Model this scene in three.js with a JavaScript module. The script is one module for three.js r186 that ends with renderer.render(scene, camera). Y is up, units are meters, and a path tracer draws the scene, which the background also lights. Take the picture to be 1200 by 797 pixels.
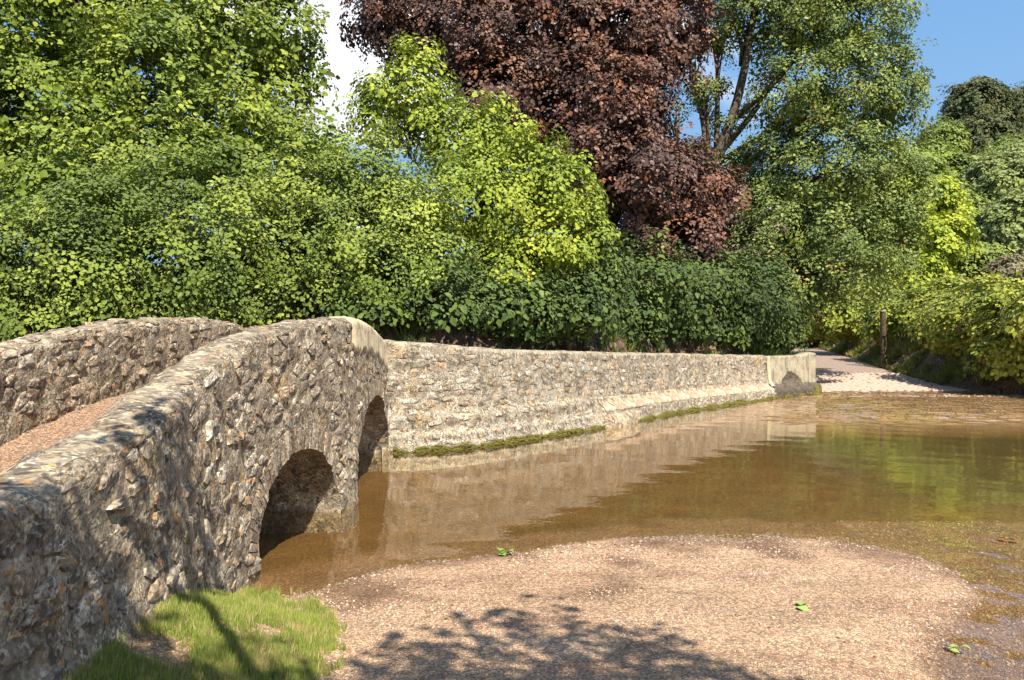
import * as THREE from 'three';
import { ImprovedNoise } from 'three/addons/math/ImprovedNoise.js';
import { mergeGeometries, toCreasedNormals } from 'three/addons/utils/BufferGeometryUtils.js';

// ---------------------------------------------------------------- camera, sky, sun, exposure
const scene = new THREE.Scene();
const camera = new THREE.PerspectiveCamera(45.52, 1024 / 680, 0.05, 2000);
camera.position.set(0, 2.2, 0);
camera.lookAt(0, 2.2 - 3.5 / 950 * 10, -10);
const renderer = new THREE.WebGLRenderer();
renderer.toneMapping = THREE.LinearToneMapping;
renderer.toneMappingExposure = 2.0;
renderer.shadowMap.enabled = true;

const SUN = new THREE.Vector3(0.25, 0.79, 0.55).normalize();
const sun = new THREE.DirectionalLight(new THREE.Color(1.0, 0.92, 0.78), 5.0);
sun.position.copy(SUN).multiplyScalar(90).add(new THREE.Vector3(5, 0, -25));
sun.target.position.set(5, 0, -25);
sun.castShadow = true;
Object.assign(sun.shadow.camera, { left: -60, right: 60, top: 60, bottom: -60, near: 1, far: 220 });
sun.shadow.mapSize.set(4096, 4096);
scene.add(sun, sun.target);

// ---------------------------------------------------------------- noise and random helpers
const perlin = new ImprovedNoise();
const N3 = (x, y, z) => perlin.noise(x + 100.3, y + 57.7, z + 31.1);
function fbm(x, y, z, o = 4) { let s = 0, a = 0.5, f = 1; for (let i = 0; i < o; i++) { s += a * N3(x * f, y * f, z * f + i * 7.3); a *= 0.5; f *= 2.03; } return s; }
function rng(seed) { let a = seed >>> 0; return () => { a = (a + 0x6D2B79F5) | 0; let t = Math.imul(a ^ (a >>> 15), 1 | a); t = (t + Math.imul(t ^ (t >>> 7), 61 | t)) ^ t; return ((t ^ (t >>> 14)) >>> 0) / 4294967296; }; }
const clamp = (x, a = 0, b = 1) => Math.min(b, Math.max(a, x));
const lerp = (a, b, t) => a + (b - a) * t;
const sstep = (a, b, x) => { const t = clamp((x - a) / (b - a)); return t * t * (3 - 2 * t); };
function curve1(points) { // smooth interpolation through [x, y] pairs
  return (x) => {
    const n = points.length; if (x <= points[0][0]) return points[0][1]; if (x >= points[n - 1][0]) return points[n - 1][1];
    let i = 0; while (x > points[i + 1][0]) i++;
    const p = (k) => points[clamp(k, 0, n - 1)], [x0, y0] = p(i), [x1, y1] = p(i + 1), h = x1 - x0, t = (x - x0) / h;
    const m0 = i > 0 ? (y1 - p(i - 1)[1]) / (x1 - p(i - 1)[0]) : (y1 - y0) / h, m1 = i < n - 2 ? (p(i + 2)[1] - y0) / (p(i + 2)[0] - x0) : (y1 - y0) / h;
    const t2 = t * t, t3 = t2 * t;
    return (2 * t3 - 3 * t2 + 1) * y0 + (t3 - 2 * t2 + t) * h * m0 + (-2 * t3 + 3 * t2) * y1 + (t3 - t2) * h * m1;
  };
}

// ---------------------------------------------------------------- sky: blue air with scattered fair-weather cloud
{
  const W = 1024, H = 512, data = new Float32Array(W * H * 4);
  for (let j = 0; j < H; j++) for (let i = 0; i < W; i++) {
    const el = ((j + 0.5) / H - 0.5) * Math.PI, az = ((i + 0.5) / W - 0.5) * 2 * Math.PI;
    const y = Math.sin(el), x = Math.cos(el) * Math.cos(az), z = Math.cos(el) * Math.sin(az), e = Math.max(0, y);
    const k = Math.pow(1 - e, 2.2);
    let c = [lerp(0.055, 0.215, k), lerp(0.175, 0.335, k), lerp(0.40, 0.46, k)];
    const s = 1 / (e + 0.22), cl = fbm(x * s * 1.5 + SKYX(), z * s * 1.5 + 3.35, 2.2, 6) * 1.6 + 0.02;
    const a = sstep(0.10, 0.34, cl) * sstep(0.0, 0.12, y), b = 0.62 + 0.25 * fbm(x * 7, y * 9, z * 7, 3);
    c = c.map((v, q) => lerp(v, [b, b * 1.01, b * 1.04][q], a * 0.92));
    const o = (j * W + i) * 4; data[o] = c[0]; data[o + 1] = c[1]; data[o + 2] = c[2]; data[o + 3] = 1;
  }
  function SKYX() { return 1.9; }
  const t = new THREE.DataTexture(data, W, H, THREE.RGBAFormat, THREE.FloatType);
  t.mapping = THREE.EquirectangularReflectionMapping; t.magFilter = t.minFilter = THREE.LinearFilter; t.needsUpdate = true;
  scene.background = t; scene.environment = t;
}

// ---------------------------------------------------------------- textures
function texture(n, fill, srgb) {
  const d = new Uint8Array(n * n * 4), o = [0, 0, 0];
  for (let j = 0; j < n; j++) for (let i = 0; i < n; i++) { fill(i / n, j / n, o); const k = (j * n + i) * 4; d[k] = clamp(o[0]) * 255; d[k + 1] = clamp(o[1]) * 255; d[k + 2] = clamp(o[2]) * 255; d[k + 3] = 255; }
  const t = new THREE.DataTexture(d, n, n); t.wrapS = t.wrapT = THREE.RepeatWrapping; t.magFilter = THREE.LinearFilter; t.minFilter = THREE.LinearMipmapLinearFilter; t.generateMipmaps = true;
  if (srgb) t.colorSpace = THREE.SRGBColorSpace; t.needsUpdate = true; return t;
}
function lattice(cells, seed) { // tiling value noise, 0..1
  const r = rng(seed), v = Float32Array.from({ length: cells * cells }, r);
  return (u, w) => { const x = u * cells, y = w * cells, xi = Math.floor(x), yi = Math.floor(y); let fx = x - xi, fy = y - yi; fx = fx * fx * (3 - 2 * fx); fy = fy * fy * (3 - 2 * fy); const a = (i, j) => v[((j % cells + cells) % cells) * cells + (i % cells + cells) % cells]; return lerp(lerp(a(xi, yi), a(xi + 1, yi), fx), lerp(a(xi, yi + 1), a(xi + 1, yi + 1), fx), fy); };
}
function octaves(cells, n, seed) { const l = Array.from({ length: n }, (_, k) => lattice(cells << k, seed + k * 17)); return (u, w) => { let s = 0, a = 0.5, t = 0; for (const f of l) { s += a * f(u, w); t += a; a *= 0.6; } return s / t; }; }
function worley(cells, seed) { // tiling; gives [distance to nearest, to second, id of nearest]
  const r = rng(seed), px = Float32Array.from({ length: cells * cells }, r), py = Float32Array.from({ length: cells * cells }, r), out = [0, 0, 0];
  return (u, w) => { const x = u * cells, y = w * cells, xi = Math.floor(x), yi = Math.floor(y); let a = 9, b = 9, id = 0; for (let j = -1; j < 2; j++) for (let i = -1; i < 2; i++) { const k = ((yi + j + cells) % cells) * cells + (xi + i + cells) % cells, dx = xi + i + px[k] - x, dy = yi + j + py[k] - y, d = dx * dx + dy * dy; if (d < a) { b = a; a = d; id = k; } else if (d < b) b = d; } out[0] = Math.sqrt(a); out[1] = Math.sqrt(b); out[2] = id; return out; };
}
const TX = {};
{
  const n1 = octaves(8, 6, 3), n2 = octaves(14, 5, 9), n3 = octaves(30, 4, 21), n4 = octaves(5, 5, 44), n5 = octaves(60, 3, 5);
  // weathered stone with pale, dark and ochre crusts of lichen (one tile = 1 m)
  TX.stone = texture(1024, (u, w, o) => {
    const g = 0.60 + 0.42 * (n1(u, w) - 0.5) + 0.42 * (n5(u, w) - 0.5);
    const pale = sstep(0.56, 0.64, n2(u, w)) * 0.7 * sstep(0.40, 0.6, n5(u, w)), dark = sstep(0.55, 0.63, n3(u, w) * 0.6 + n4(u, w) * 0.4) * 0.62, ochre = sstep(0.66, 0.71, n3(w, u)) * sstep(0.45, 0.6, n4(w, u));
    let r = g, gg = g * 0.97, b = g * 0.92;
    r = lerp(r, 0.93, pale); gg = lerp(gg, 0.92, pale); b = lerp(b, 0.88, pale);
    r = lerp(r, 0.26, dark); gg = lerp(gg, 0.245, dark); b = lerp(b, 0.22, dark);
    r = lerp(r, 0.85, ochre * 0.7); gg = lerp(gg, 0.58, ochre * 0.7); b = lerp(b, 0.26, ochre * 0.7);
    o[0] = r; o[1] = gg; o[2] = b;
  }, true);
  TX.rough = texture(1024, (u, w, o) => { const v = n1(u, w) * 0.55 + n3(u, w) * 0.3 + n5(u, w) * 0.15; o[0] = o[1] = o[2] = (v - 0.5) * 1.7 + 0.5; });
  const wo = worley(58, 77), wo2 = worley(24, 78), rr = rng(99), tone = Array.from({ length: 58 * 58 }, rr), tone2 = Array.from({ length: 58 * 58 }, rr);
  TX.gravel = texture(1024, (u, w, o) => { const [a, b, id] = wo(u, w), e = sstep(0.02, 0.22, b - a), t = tone[id], q = tone2[id]; const g = (0.70 + 0.40 * (t - 0.4) + 0.18 * (n3(u, w) - 0.5)) * lerp(0.72, 1, e); o[0] = g * (1 + 0.05 * (q - 0.5)); o[1] = g * (0.93 + 0.12 * (q - 0.5)); o[2] = g * (0.87 + 0.2 * (q - 0.5)); }, true);
  TX.gravelBump = texture(1024, (u, w, o) => { const [a, b, id] = wo(u, w), e = sstep(0, 0.5, b - a) * (0.4 + 0.6 * tone[id]); const c = wo2(u, w), f = sstep(0, 0.6, c[1] - c[0]); o[0] = o[1] = o[2] = e * 0.6 + f * 0.15 + 0.25 * n4(u, w); });
  TX.cement = texture(512, (u, w, o) => { const v = 0.80 + 0.3 * (n1(u, w) - 0.5) + 0.2 * (n5(u, w) - 0.5), st = sstep(0.58, 0.7, n2(u, w * 0.25)) * 0.25; o[0] = v * (1 - st); o[1] = v * 0.985 * (1 - st); o[2] = v * 0.95 * (1 - st * 1.1); }, true);
  TX.fine = texture(512, (u, w, o) => { const v = octFine(u, w); o[0] = o[1] = o[2] = v; });
  TX.ripple = texture(1024, (u, w, o) => { o[0] = o[1] = o[2] = 0.6 * r1(u, w) + 0.4 * r2(u, w); });
  TX.bark = texture(512, (u, w, o) => { const v = 0.45 + 0.7 * (bk(u * 3 % 1, w * 0.5) - 0.5) + 0.3 * (n5(u, w) - 0.5); o[0] = v; o[1] = v * 0.95; o[2] = v * 0.88; }, true);
}
function octFine(u, w) { return (octFine.f ??= octaves(16, 5, 61))(u, w); }
function r1(u, w) { return (r1.f ??= octaves(7, 4, 31))(u, w); }
function r2(u, w) { return (r2.f ??= octaves(22, 3, 32))(u, w); }
function bk(u, w) { return (bk.f ??= octaves(20, 4, 33))(u, w); }
const rep = (t, s, q = s) => { const c = t.clone(); c.repeat.set(s, q); c.needsUpdate = true; return c; };
const mat = (o) => new THREE.MeshStandardMaterial({ roughness: 0.95, ...o });
const rgb = (r, g, b) => new THREE.Color().setRGB(r, g, b);
const M = {
  bridge: mat({ color: rgb(0.70, 0.605, 0.48), map: TX.stone, bumpMap: TX.rough, bumpScale: 0.022, vertexColors: true }),
  wall: mat({ color: rgb(0.80, 0.73, 0.62), map: TX.stone, bumpMap: TX.rough, bumpScale: 0.018, vertexColors: true }),
  gravel: mat({ color: rgb(1, 1, 1), map: TX.gravel, bumpMap: TX.gravelBump, bumpScale: 0.012, vertexColors: true }),
  ground: mat({ color: rgb(1, 1, 1), map: rep(TX.stone, 0.3), bumpMap: rep(TX.rough, 0.4), bumpScale: 0.06, vertexColors: true }),
  road: mat({ color: rgb(0.55, 0.47, 0.42), map: rep(TX.gravel, 0.9), bumpMap: rep(TX.gravelBump, 0.9), bumpScale: 0.006 }),
  cobble: mat({ color: rgb(0.40, 0.295, 0.235), bumpMap: TX.fine, bumpScale: 0.006 }),
  render: mat({ color: rgb(0.80, 0.68, 0.48), map: rep(TX.cement, 0.8), bumpMap: TX.fine, bumpScale: 0.006 }),
  deck: mat({ color: rgb(0.60, 0.44, 0.32), map: TX.gravel, bumpMap: TX.gravelBump, bumpScale: 0.008 }),
  moss: mat({ color: rgb(0.19, 0.17, 0.028), bumpMap: rep(TX.rough, 2), bumpScale: 0.03 }),
  bark: mat({ color: rgb(0.30, 0.25, 0.20), map: TX.bark, bumpMap: TX.bark, bumpScale: 0.03 }),
  paleBark: mat({ color: rgb(0.55, 0.48, 0.40), map: TX.bark, bumpMap: TX.bark, bumpScale: 0.02 }),
  plaster: mat({ color: rgb(0.62, 0.36, 0.27), bumpMap: TX.fine, bumpScale: 0.004 }),
  roof: mat({ color: rgb(0.20, 0.13, 0.10) }), glass: mat({ color: rgb(0.03, 0.035, 0.04), roughness: 0.08 }), white: mat({ color: rgb(0.75, 0.74, 0.7) }),
  metal: mat({ color: rgb(0.3, 0.3, 0.3), roughness: 0.5 }),
};
M.stones = [[0.68, 0.59, 0.47], [0.55, 0.475, 0.385], [0.80, 0.71, 0.585], [0.74, 0.59, 0.44], [0.48, 0.40, 0.325], [0.90, 0.83, 0.72]].map((c) => mat({ color: rgb(...c), map: TX.stone, bumpMap: TX.rough, bumpScale: 0.02 }));
M.wallStones = [[0.80, 0.73, 0.62], [0.68, 0.62, 0.53], [0.92, 0.86, 0.76], [0.84, 0.69, 0.52], [0.58, 0.53, 0.46], [0.95, 0.93, 0.88]].map((c) => mat({ color: rgb(...c), map: TX.stone, bumpMap: TX.rough, bumpScale: 0.016 }));

// ---------------------------------------------------------------- scene graph helpers
const taken = new Map();
function numbered(n) { const k = taken.get(n) ?? 0; taken.set(n, k + 1); return k ? n + '_' + String(k).padStart(3, '0') : n; }
function mesh(name, g, m, parent) { const o = new THREE.Mesh(g, m); o.name = parent ? name : numbered(name); o.castShadow = o.receiveShadow = true; (parent ?? scene).add(o); return o; }
function structure(name, g, m) { const o = mesh(name, g, m); o.userData.kind = 'structure'; return o; }
function thing(name, label, category, [x, y, z] = [0, 0, 0], group) { const o = new THREE.Group(); o.name = numbered(name); o.position.set(x, y, z); o.userData = { label, category }; if (group) o.userData.group = group; scene.add(o); return o; }
function stuff(o, label, category) { o.userData.kind = 'stuff'; if (label) Object.assign(o.userData, { label, category }); return o; }
function geo(pos, idx, uv, col) {
  const g = new THREE.BufferGeometry(); g.setAttribute('position', new THREE.Float32BufferAttribute(pos, 3));
  if (uv) g.setAttribute('uv', new THREE.Float32BufferAttribute(uv, 2)); if (col) g.setAttribute('color', new THREE.Float32BufferAttribute(col, 3));
  g.setIndex(idx); g.computeVertexNormals(); return g;
}
function grid(us, vs, f) { // f(u, v) -> { p, uv, c }; wound so that u x v faces outward
  const pos = [], uv = [], col = [], idx = [], n = vs.length; let colored = false;
  for (const u of us) for (const v of vs) { const q = f(u, v); pos.push(...q.p); uv.push(...q.uv); if (q.c) { colored = true; col.push(...q.c); } }
  for (let i = 0; i < us.length - 1; i++) for (let j = 0; j < n - 1; j++) { const a = i * n + j, b = a + n; idx.push(a, b, a + 1, a + 1, b, b + 1); }
  return geo(pos, idx, uv, colored ? col : null);
}
const range = (a, b, n) => Array.from({ length: n + 1 }, (_, i) => a + (b - a) * i / n);
function spaced(stops) { const out = []; for (let i = 0; i < stops.length - 1; i++) { const [a, s] = stops[i], b = stops[i + 1][0], n = Math.max(1, Math.round((b - a) / s)); for (let k = 0; k < n; k++) out.push(a + (b - a) * k / n); } out.push(stops.at(-1)[0]); return out; }

// ---------------------------------------------------------------- the lie of the land (d is the distance along -z)
const shoreD = curve1([[-4, 6.2], [-2, 6.9], [-1.2, 7.6], [-0.17, 8.2], [0.9, 8.7], [2.5, 9.1], [3.4, 9.05], [4.2, 8.6]]);
const trickleX = curve1([[1, 3.1], [3, 3.15], [5, 3.5], [6, 4.0], [7, 4.75], [8, 5.0], [9, 4.9], [9.6, 4.9]]);
const trickleW = curve1([[1, 0.95], [4, 1.0], [5.5, 0.95], [7, 0.85], [8.2, 0.9], [9.4, 1.6]]);
const roadC = curve1([[30, 15.2], [35, 15.9], [41, 17.2], [50, 19.2], [60, 21.5], [70, 23.4], [80, 24.2], [95, 22]]);
const roadW = curve1([[32, 3.3], [35, 2.9], [41, 2.2], [50, 1.8], [70, 1.6], [95, 1.6]]);
const roadH = curve1([[31, -0.14], [33, -0.06], [35, 0.02], [37, 0.12], [41, 0.38], [50, 0.88], [60, 1.2], [70, 1.46], [95, 2.6]]);
const wallLine = [[-2.32, 15.5], [-0.9, 16.25], [0.0, 17.25], [1.85, 19.55], [3.35, 21.9], [4.3, 23.35], [6.6, 26.2], [9.1, 29.0]];
const farBank = curve1([[-30, 16.2], [-6, 15.9], ...wallLine.map(([x, d]) => [x, d + 0.25]), [11.4, 31.2], [12.6, 35], [17.9, 35.2], [19.0, 31.6], [21, 28.2], [26, 25.5], [45, 24]]);
function bedHeight(x, d) { // gravel bank, trickle, pool, ford
  const n = 0.035 * fbm(x * 0.5, d * 0.5, 0, 3) + 0.012 * fbm(x * 3, d * 3, 4, 2);
  const s = shoreD(x) - d + 0.22 * fbm(x * 0.9, 3.3, 1, 3) + 0.12 * fbm(x * 3.1, d * 2, 5, 2);
  let h = s > 0 ? 0.15 * (1 - Math.exp(-s * 0.28)) + 0.02 * Math.max(0, s - 3.5) + n : Math.max(-0.34, 0.07 * s - 0.02) + n;
  if (d < 9.8) { const q = Math.abs(x - trickleX(d)) / trickleW(d); h = lerp(-0.028 + n * 0.8, h, sstep(0.45, 1.7, q)); if (x > trickleX(d)) h = Math.max(h, (0.02 + n) * sstep(0.9, 1.5, q) * sstep(9.9, 8.8, d) - 0.05 * (1 - sstep(0.9, 1.5, q)) ); }
  const ford = sstep(19.5, 24, d) * sstep(5.5, 10, x + (d - 20) * 0.1) ; h = lerp(h, -0.035 + n, ford);
  h = Math.max(h, lerp(-0.05, 0.06, sstep(31.5, 36, d)) * sstep(30, 33, d) + (d < 30 ? -9 : 0));
  // grass bank beside the bridge
  const b = sstep(-0.98, -2.3, x + 0.13 * (d - 5) ** 2 * (d > 5 ? 1.1 : 0.15)) * sstep(7.5, 5.6, d);
  h += b * (0.10 + 0.40 * sstep(7.2, 4.6, d)) * (0.75 + 0.25 * b);
  h += 0.35 * sstep(4.5, 0, d); h += 1.4 * sstep(6, 14, x) * sstep(9, 3, d);
  return h;
}
function groundHeight(x, d) {
  const f = d - farBank(x);
  if (x < -4.5 && d < 6.6) return 0.75 + 0.25 * sstep(6.6, 4, d) - 1.5 * sstep(5.9, 6.6, d);
  let h = -1.2;
  const n = fbm(x * 0.15, d * 0.15, 2, 3);
  if (f > 0) {
    const lane = x < 11 ? lerp(1.45, 0.75, sstep(-4, 10, x)) : 0.35;
    h = lerp(-1.0, lane, sstep(0, 0.16, f)) + (1.35 + 0.25 * n) * sstep(1.7, 2.6, f + 0.3 * n) + 0.05 * Math.max(0, f - 3);
    const rd = Math.abs(x - roadC(d)) - roadW(d);
    if (d > 30) { const r = roadH(d) - 0.06, bank = r + 1.15 * sstep(0.35, 1.35, rd + 0.25 * n) + 0.06 * Math.max(0, rd); h = lerp(r, Math.max(bank, lerp(bank, h, sstep(1, 4, rd))), sstep(0, 0.3, rd)); }
    const hill = sstep(70, 165, d + 0.35 * x) * 19 * sstep(-40, 60, x) + sstep(45, 200, d) * 5;
    h += hill + n * 2 * sstep(50, 90, d);
  }
  return h;
}
const landHeight = (x, z) => { const d = -z; return Math.max(groundHeight(x, d), (x > -9 && x < 34 && d < 37 && d > -12) ? bedHeight(x, d) : -9); };

// riverbed: gravel bank, trickle and pool floor in one sheet
{
  const xs = spaced([[-12, 0.8], [-3, 0.06], [6, 0.14], [12, 0.3], [34, 1]]), ds = spaced([[-12, 1], [2.5, 0.06], [10, 0.12], [16, 0.3], [37, 1]]);
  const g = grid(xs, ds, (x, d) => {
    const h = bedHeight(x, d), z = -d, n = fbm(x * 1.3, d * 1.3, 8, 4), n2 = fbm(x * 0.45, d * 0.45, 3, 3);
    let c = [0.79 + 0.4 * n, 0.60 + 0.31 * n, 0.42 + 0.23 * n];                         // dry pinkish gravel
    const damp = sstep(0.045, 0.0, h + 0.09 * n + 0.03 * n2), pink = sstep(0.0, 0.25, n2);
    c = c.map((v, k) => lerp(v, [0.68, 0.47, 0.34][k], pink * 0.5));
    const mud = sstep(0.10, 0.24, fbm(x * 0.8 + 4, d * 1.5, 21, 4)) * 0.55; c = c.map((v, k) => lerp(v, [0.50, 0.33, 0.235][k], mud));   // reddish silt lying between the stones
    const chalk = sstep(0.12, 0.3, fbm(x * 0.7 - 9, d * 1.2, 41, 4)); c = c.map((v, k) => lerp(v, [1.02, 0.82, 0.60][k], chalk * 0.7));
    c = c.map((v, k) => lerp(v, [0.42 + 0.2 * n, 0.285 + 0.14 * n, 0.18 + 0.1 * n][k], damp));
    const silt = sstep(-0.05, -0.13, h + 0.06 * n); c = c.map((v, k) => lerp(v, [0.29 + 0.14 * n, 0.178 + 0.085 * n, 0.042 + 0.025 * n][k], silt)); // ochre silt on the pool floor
    const hedgeReflection = sstep(4.5, 8, x + 0.5 * n) * sstep(10.5, 12.5, d + n) * sstep(21, 19.5, d + n); c = c.map((v, k) => lerp(v, [0.115 + 0.08 * n, 0.10 + 0.07 * n, 0.025 + 0.02 * n][k], hedgeReflection * 0.8)); // hedge's dark reflection, painted into the bed colour
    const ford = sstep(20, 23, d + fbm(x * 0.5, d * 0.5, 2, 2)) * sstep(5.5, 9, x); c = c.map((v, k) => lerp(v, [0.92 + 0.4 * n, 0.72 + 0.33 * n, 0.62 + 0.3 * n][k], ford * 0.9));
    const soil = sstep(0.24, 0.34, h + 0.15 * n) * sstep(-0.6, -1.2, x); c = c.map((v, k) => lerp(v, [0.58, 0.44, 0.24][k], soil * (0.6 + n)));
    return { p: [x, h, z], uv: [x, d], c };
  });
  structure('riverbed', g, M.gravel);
}
// ground: everything beyond the water, one sheet to the horizon
{
  const xs = spaced([[-420, 40], [-60, 4], [-16, 0.6], [32, 1.2], [60, 6], [160, 40], [480, 40]]), ds = spaced([[-300, 40], [-40, 5], [-5, 1], [14, 0.25], [42, 0.6], [80, 3], [200, 25], [700, 100], [900, 100]]);
  const g = grid(xs, ds, (x, d) => {
    const h = groundHeight(x, d), n = fbm(x * 0.8, d * 0.8, 5, 4), f = d - farBank(x);
    let c = [0.13 + 0.08 * n, 0.15 + 0.08 * n, 0.055 + 0.03 * n];                         // leaf litter and grass
    const red = sstep(4.5, 2.5, f) * sstep(0.1, 0.4, f) * sstep(-0.35, 0.1, n + 0.2); c = c.map((v, k) => lerp(v, [0.30, 0.185, 0.125][k], red * 0.85)); // red Devonian earth
    const rd = Math.abs(x - roadC(d)) - roadW(d), bank = d > 30 && rd < 2.2 ? sstep(-0.3, 0.2, n + 0.05) : 0; c = c.map((v, k) => lerp(v, [0.34, 0.225, 0.13][k], bank * 0.9));
    return { p: [x, h, -d], uv: [x, d], c };
  });
  structure('ground', g, M.ground);
}
// lane: bare road climbing away from the ford
{
  const g = grid(spaced([[30.5, 0.3], [60, 1], [95, 2]]), range(-1, 1, 8), (d, t) => { const x = roadC(d) + t * roadW(d); return { p: [x, roadH(d) + 0.03 * (1 - t * t), -d], uv: [x, d] }; });
  const idx = g.index.array; for (let i = 0; i < idx.length; i += 3) { const a = idx[i]; idx[i] = idx[i + 1]; idx[i + 1] = a; } g.computeVertexNormals();
  const road = structure('road', g, M.road);
  // stone setts on the ramp into the ford
  const parts = [], r = rng(11), cg = new THREE.IcosahedronGeometry(1, 1); cg.deleteAttribute('uv');
  for (let d = 33.2; d < 40.4; d += 0.24) for (let x = -3; x < 3; x += 0.36) {
    if (Math.abs(x) > roadW(d) - 0.1) continue; const px = roadC(d) + x + (r() - 0.5) * 0.12 + (Math.round(d / 0.24) % 2) * 0.18, pd = d + (r() - 0.5) * 0.06, t = (px - roadC(pd)) / roadW(pd);
    if (Math.abs(t) > 0.97) continue;
    const g2 = cg.clone(); g2.scale(0.165 * (0.8 + 0.3 * r()), 0.06, 0.105 * (0.8 + 0.3 * r())); g2.rotateY((r() - 0.5) * 0.5); g2.translate(px, roadH(pd) + 0.03 * (1 - t * t) + 0.015 + 0.02 * r(), -pd); parts.push(g2);
  }
  const cm = mergeGeometries(parts); const p = cm.attributes.position, uv = []; for (let i = 0; i < p.count; i++) uv.push(p.getX(i), p.getZ(i)); cm.setAttribute('uv', new THREE.Float32BufferAttribute(uv, 2)); 
  stuff(mesh('cobble_paving', cm, M.cobble, road));
}
// river: a thin sheet of clear water with ripples, choppy over the ford and the trickle
{
  const xs = spaced([[-26, 1], [-5, 0.25], [-2.5, 0.085], [7, 0.14], [24, 0.3], [34, 1]]), ds = spaced([[1.5, 0.1], [5, 0.085], [10, 0.09], [14, 0.16], [20, 0.12], [28, 0.2], [36, 0.5]]);
  const g = grid(xs, ds, (x, d) => {
    const chop = sstep(19.5, 22.5, d + 0.5 * fbm(x * 0.4, d * 0.4, 1, 2)) * sstep(4, 9, x), tr = sstep(1.3, 0.8, Math.abs(x - trickleX(d)) / trickleW(d)) * sstep(9.9, 9, d), gl = 0.5 + 0.5 * sstep(-0.1, 0.3, fbm(x * 0.2, d * 0.2, 6, 2));
    const y = gl * 0.0016 * Math.sin(x * 3.1 + d * 5.3 + 3 * fbm(x * 0.5, d * 0.5, 1, 2)) + 0.004 * gl * fbm(x * 1.6, d * 3.2, 9, 2) + (chop * 0.055 + 0.08 * sstep(19.8, 21, d) * sstep(24, 22, d) * sstep(6, 9, x)) * fbm(x * 1.9, d * 3.2, 3, 3) + tr * 0.016 * fbm(x * 4, d * 3, 7, 2);
    return { p: [x, y, -d], uv: [x * 0.45, d * 0.45] };
  });
  const water = new THREE.MeshPhysicalMaterial({ color: rgb(0.945, 0.885, 0.73), roughness: 0.02, transmission: 1, thickness: 0, ior: 1.33, bumpMap: TX.ripple, bumpScale: 0.0022 });
  structure('river_water', g, water);
}

// ---------------------------------------------------------------- masonry: swept walls with real stones
// plan(w) -> [x, z, nx, nz]; sec(w, s) -> [outward, height]
function surface(plan, sec, disp) {
  const e = 0.012;
  return (w, s) => {
    const at = (ww, ss) => { const [x, z, nx, nz] = plan(ww), [o, y] = sec(ww, ss); return new THREE.Vector3(x + nx * o, y, z + nz * o); };
    const p = at(w, s), ts = at(w, s + e).sub(at(w, s - e)), tw = at(w + e, s).sub(at(w - e, s)), pl = plan(w), side = tw.z * pl[2] - tw.x * pl[3] < 0 ? -1 : 1, n = ts.cross(tw).normalize().multiplyScalar(side);
    p.addScaledVector(n, disp(p)); return { p, n };
  };
}
function fixWinding(g, surf, w, s) { // make the first faces point along the surface's own normal
  const nrm = g.attributes.normal, { n, p } = surf(w, s); let best = 0, bd = 1e9; const v = new THREE.Vector3();
  for (let i = 0; i < nrm.count; i += 3) { v.fromBufferAttribute(g.attributes.position, i); const d = v.distanceToSquared(p); if (d < bd) { bd = d; best = i; } }
  if (v.fromBufferAttribute(nrm, best).dot(n) < 0) { const a = g.index.array; for (let i = 0; i < a.length; i += 3) { const t = a[i]; a[i] = a[i + 1]; a[i + 1] = t; } g.computeVertexNormals(); }
  return g;
}
const wallTint = (p, pale) => { const n = fbm(p.x * 0.9 + 5, p.y * 0.9, p.z * 0.9, 4), m = fbm(p.x * 5, p.y * 5 + 9, p.z * 5, 3); const k = 1 + 0.35 * n + 0.45 * m; const o = sstep(0.18, 0.3, fbm(p.x * 2.2 + 3, p.y * 2.2, p.z * 2.2 + 40, 3)); return [k * lerp(1, 1.12, o), k * lerp(1, 0.98, o), k * lerp(1, 0.74, o) * (pale ? 1 : 0.99)].map((v) => clamp(v * 0.92, 0.05, 1.3)); };
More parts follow.
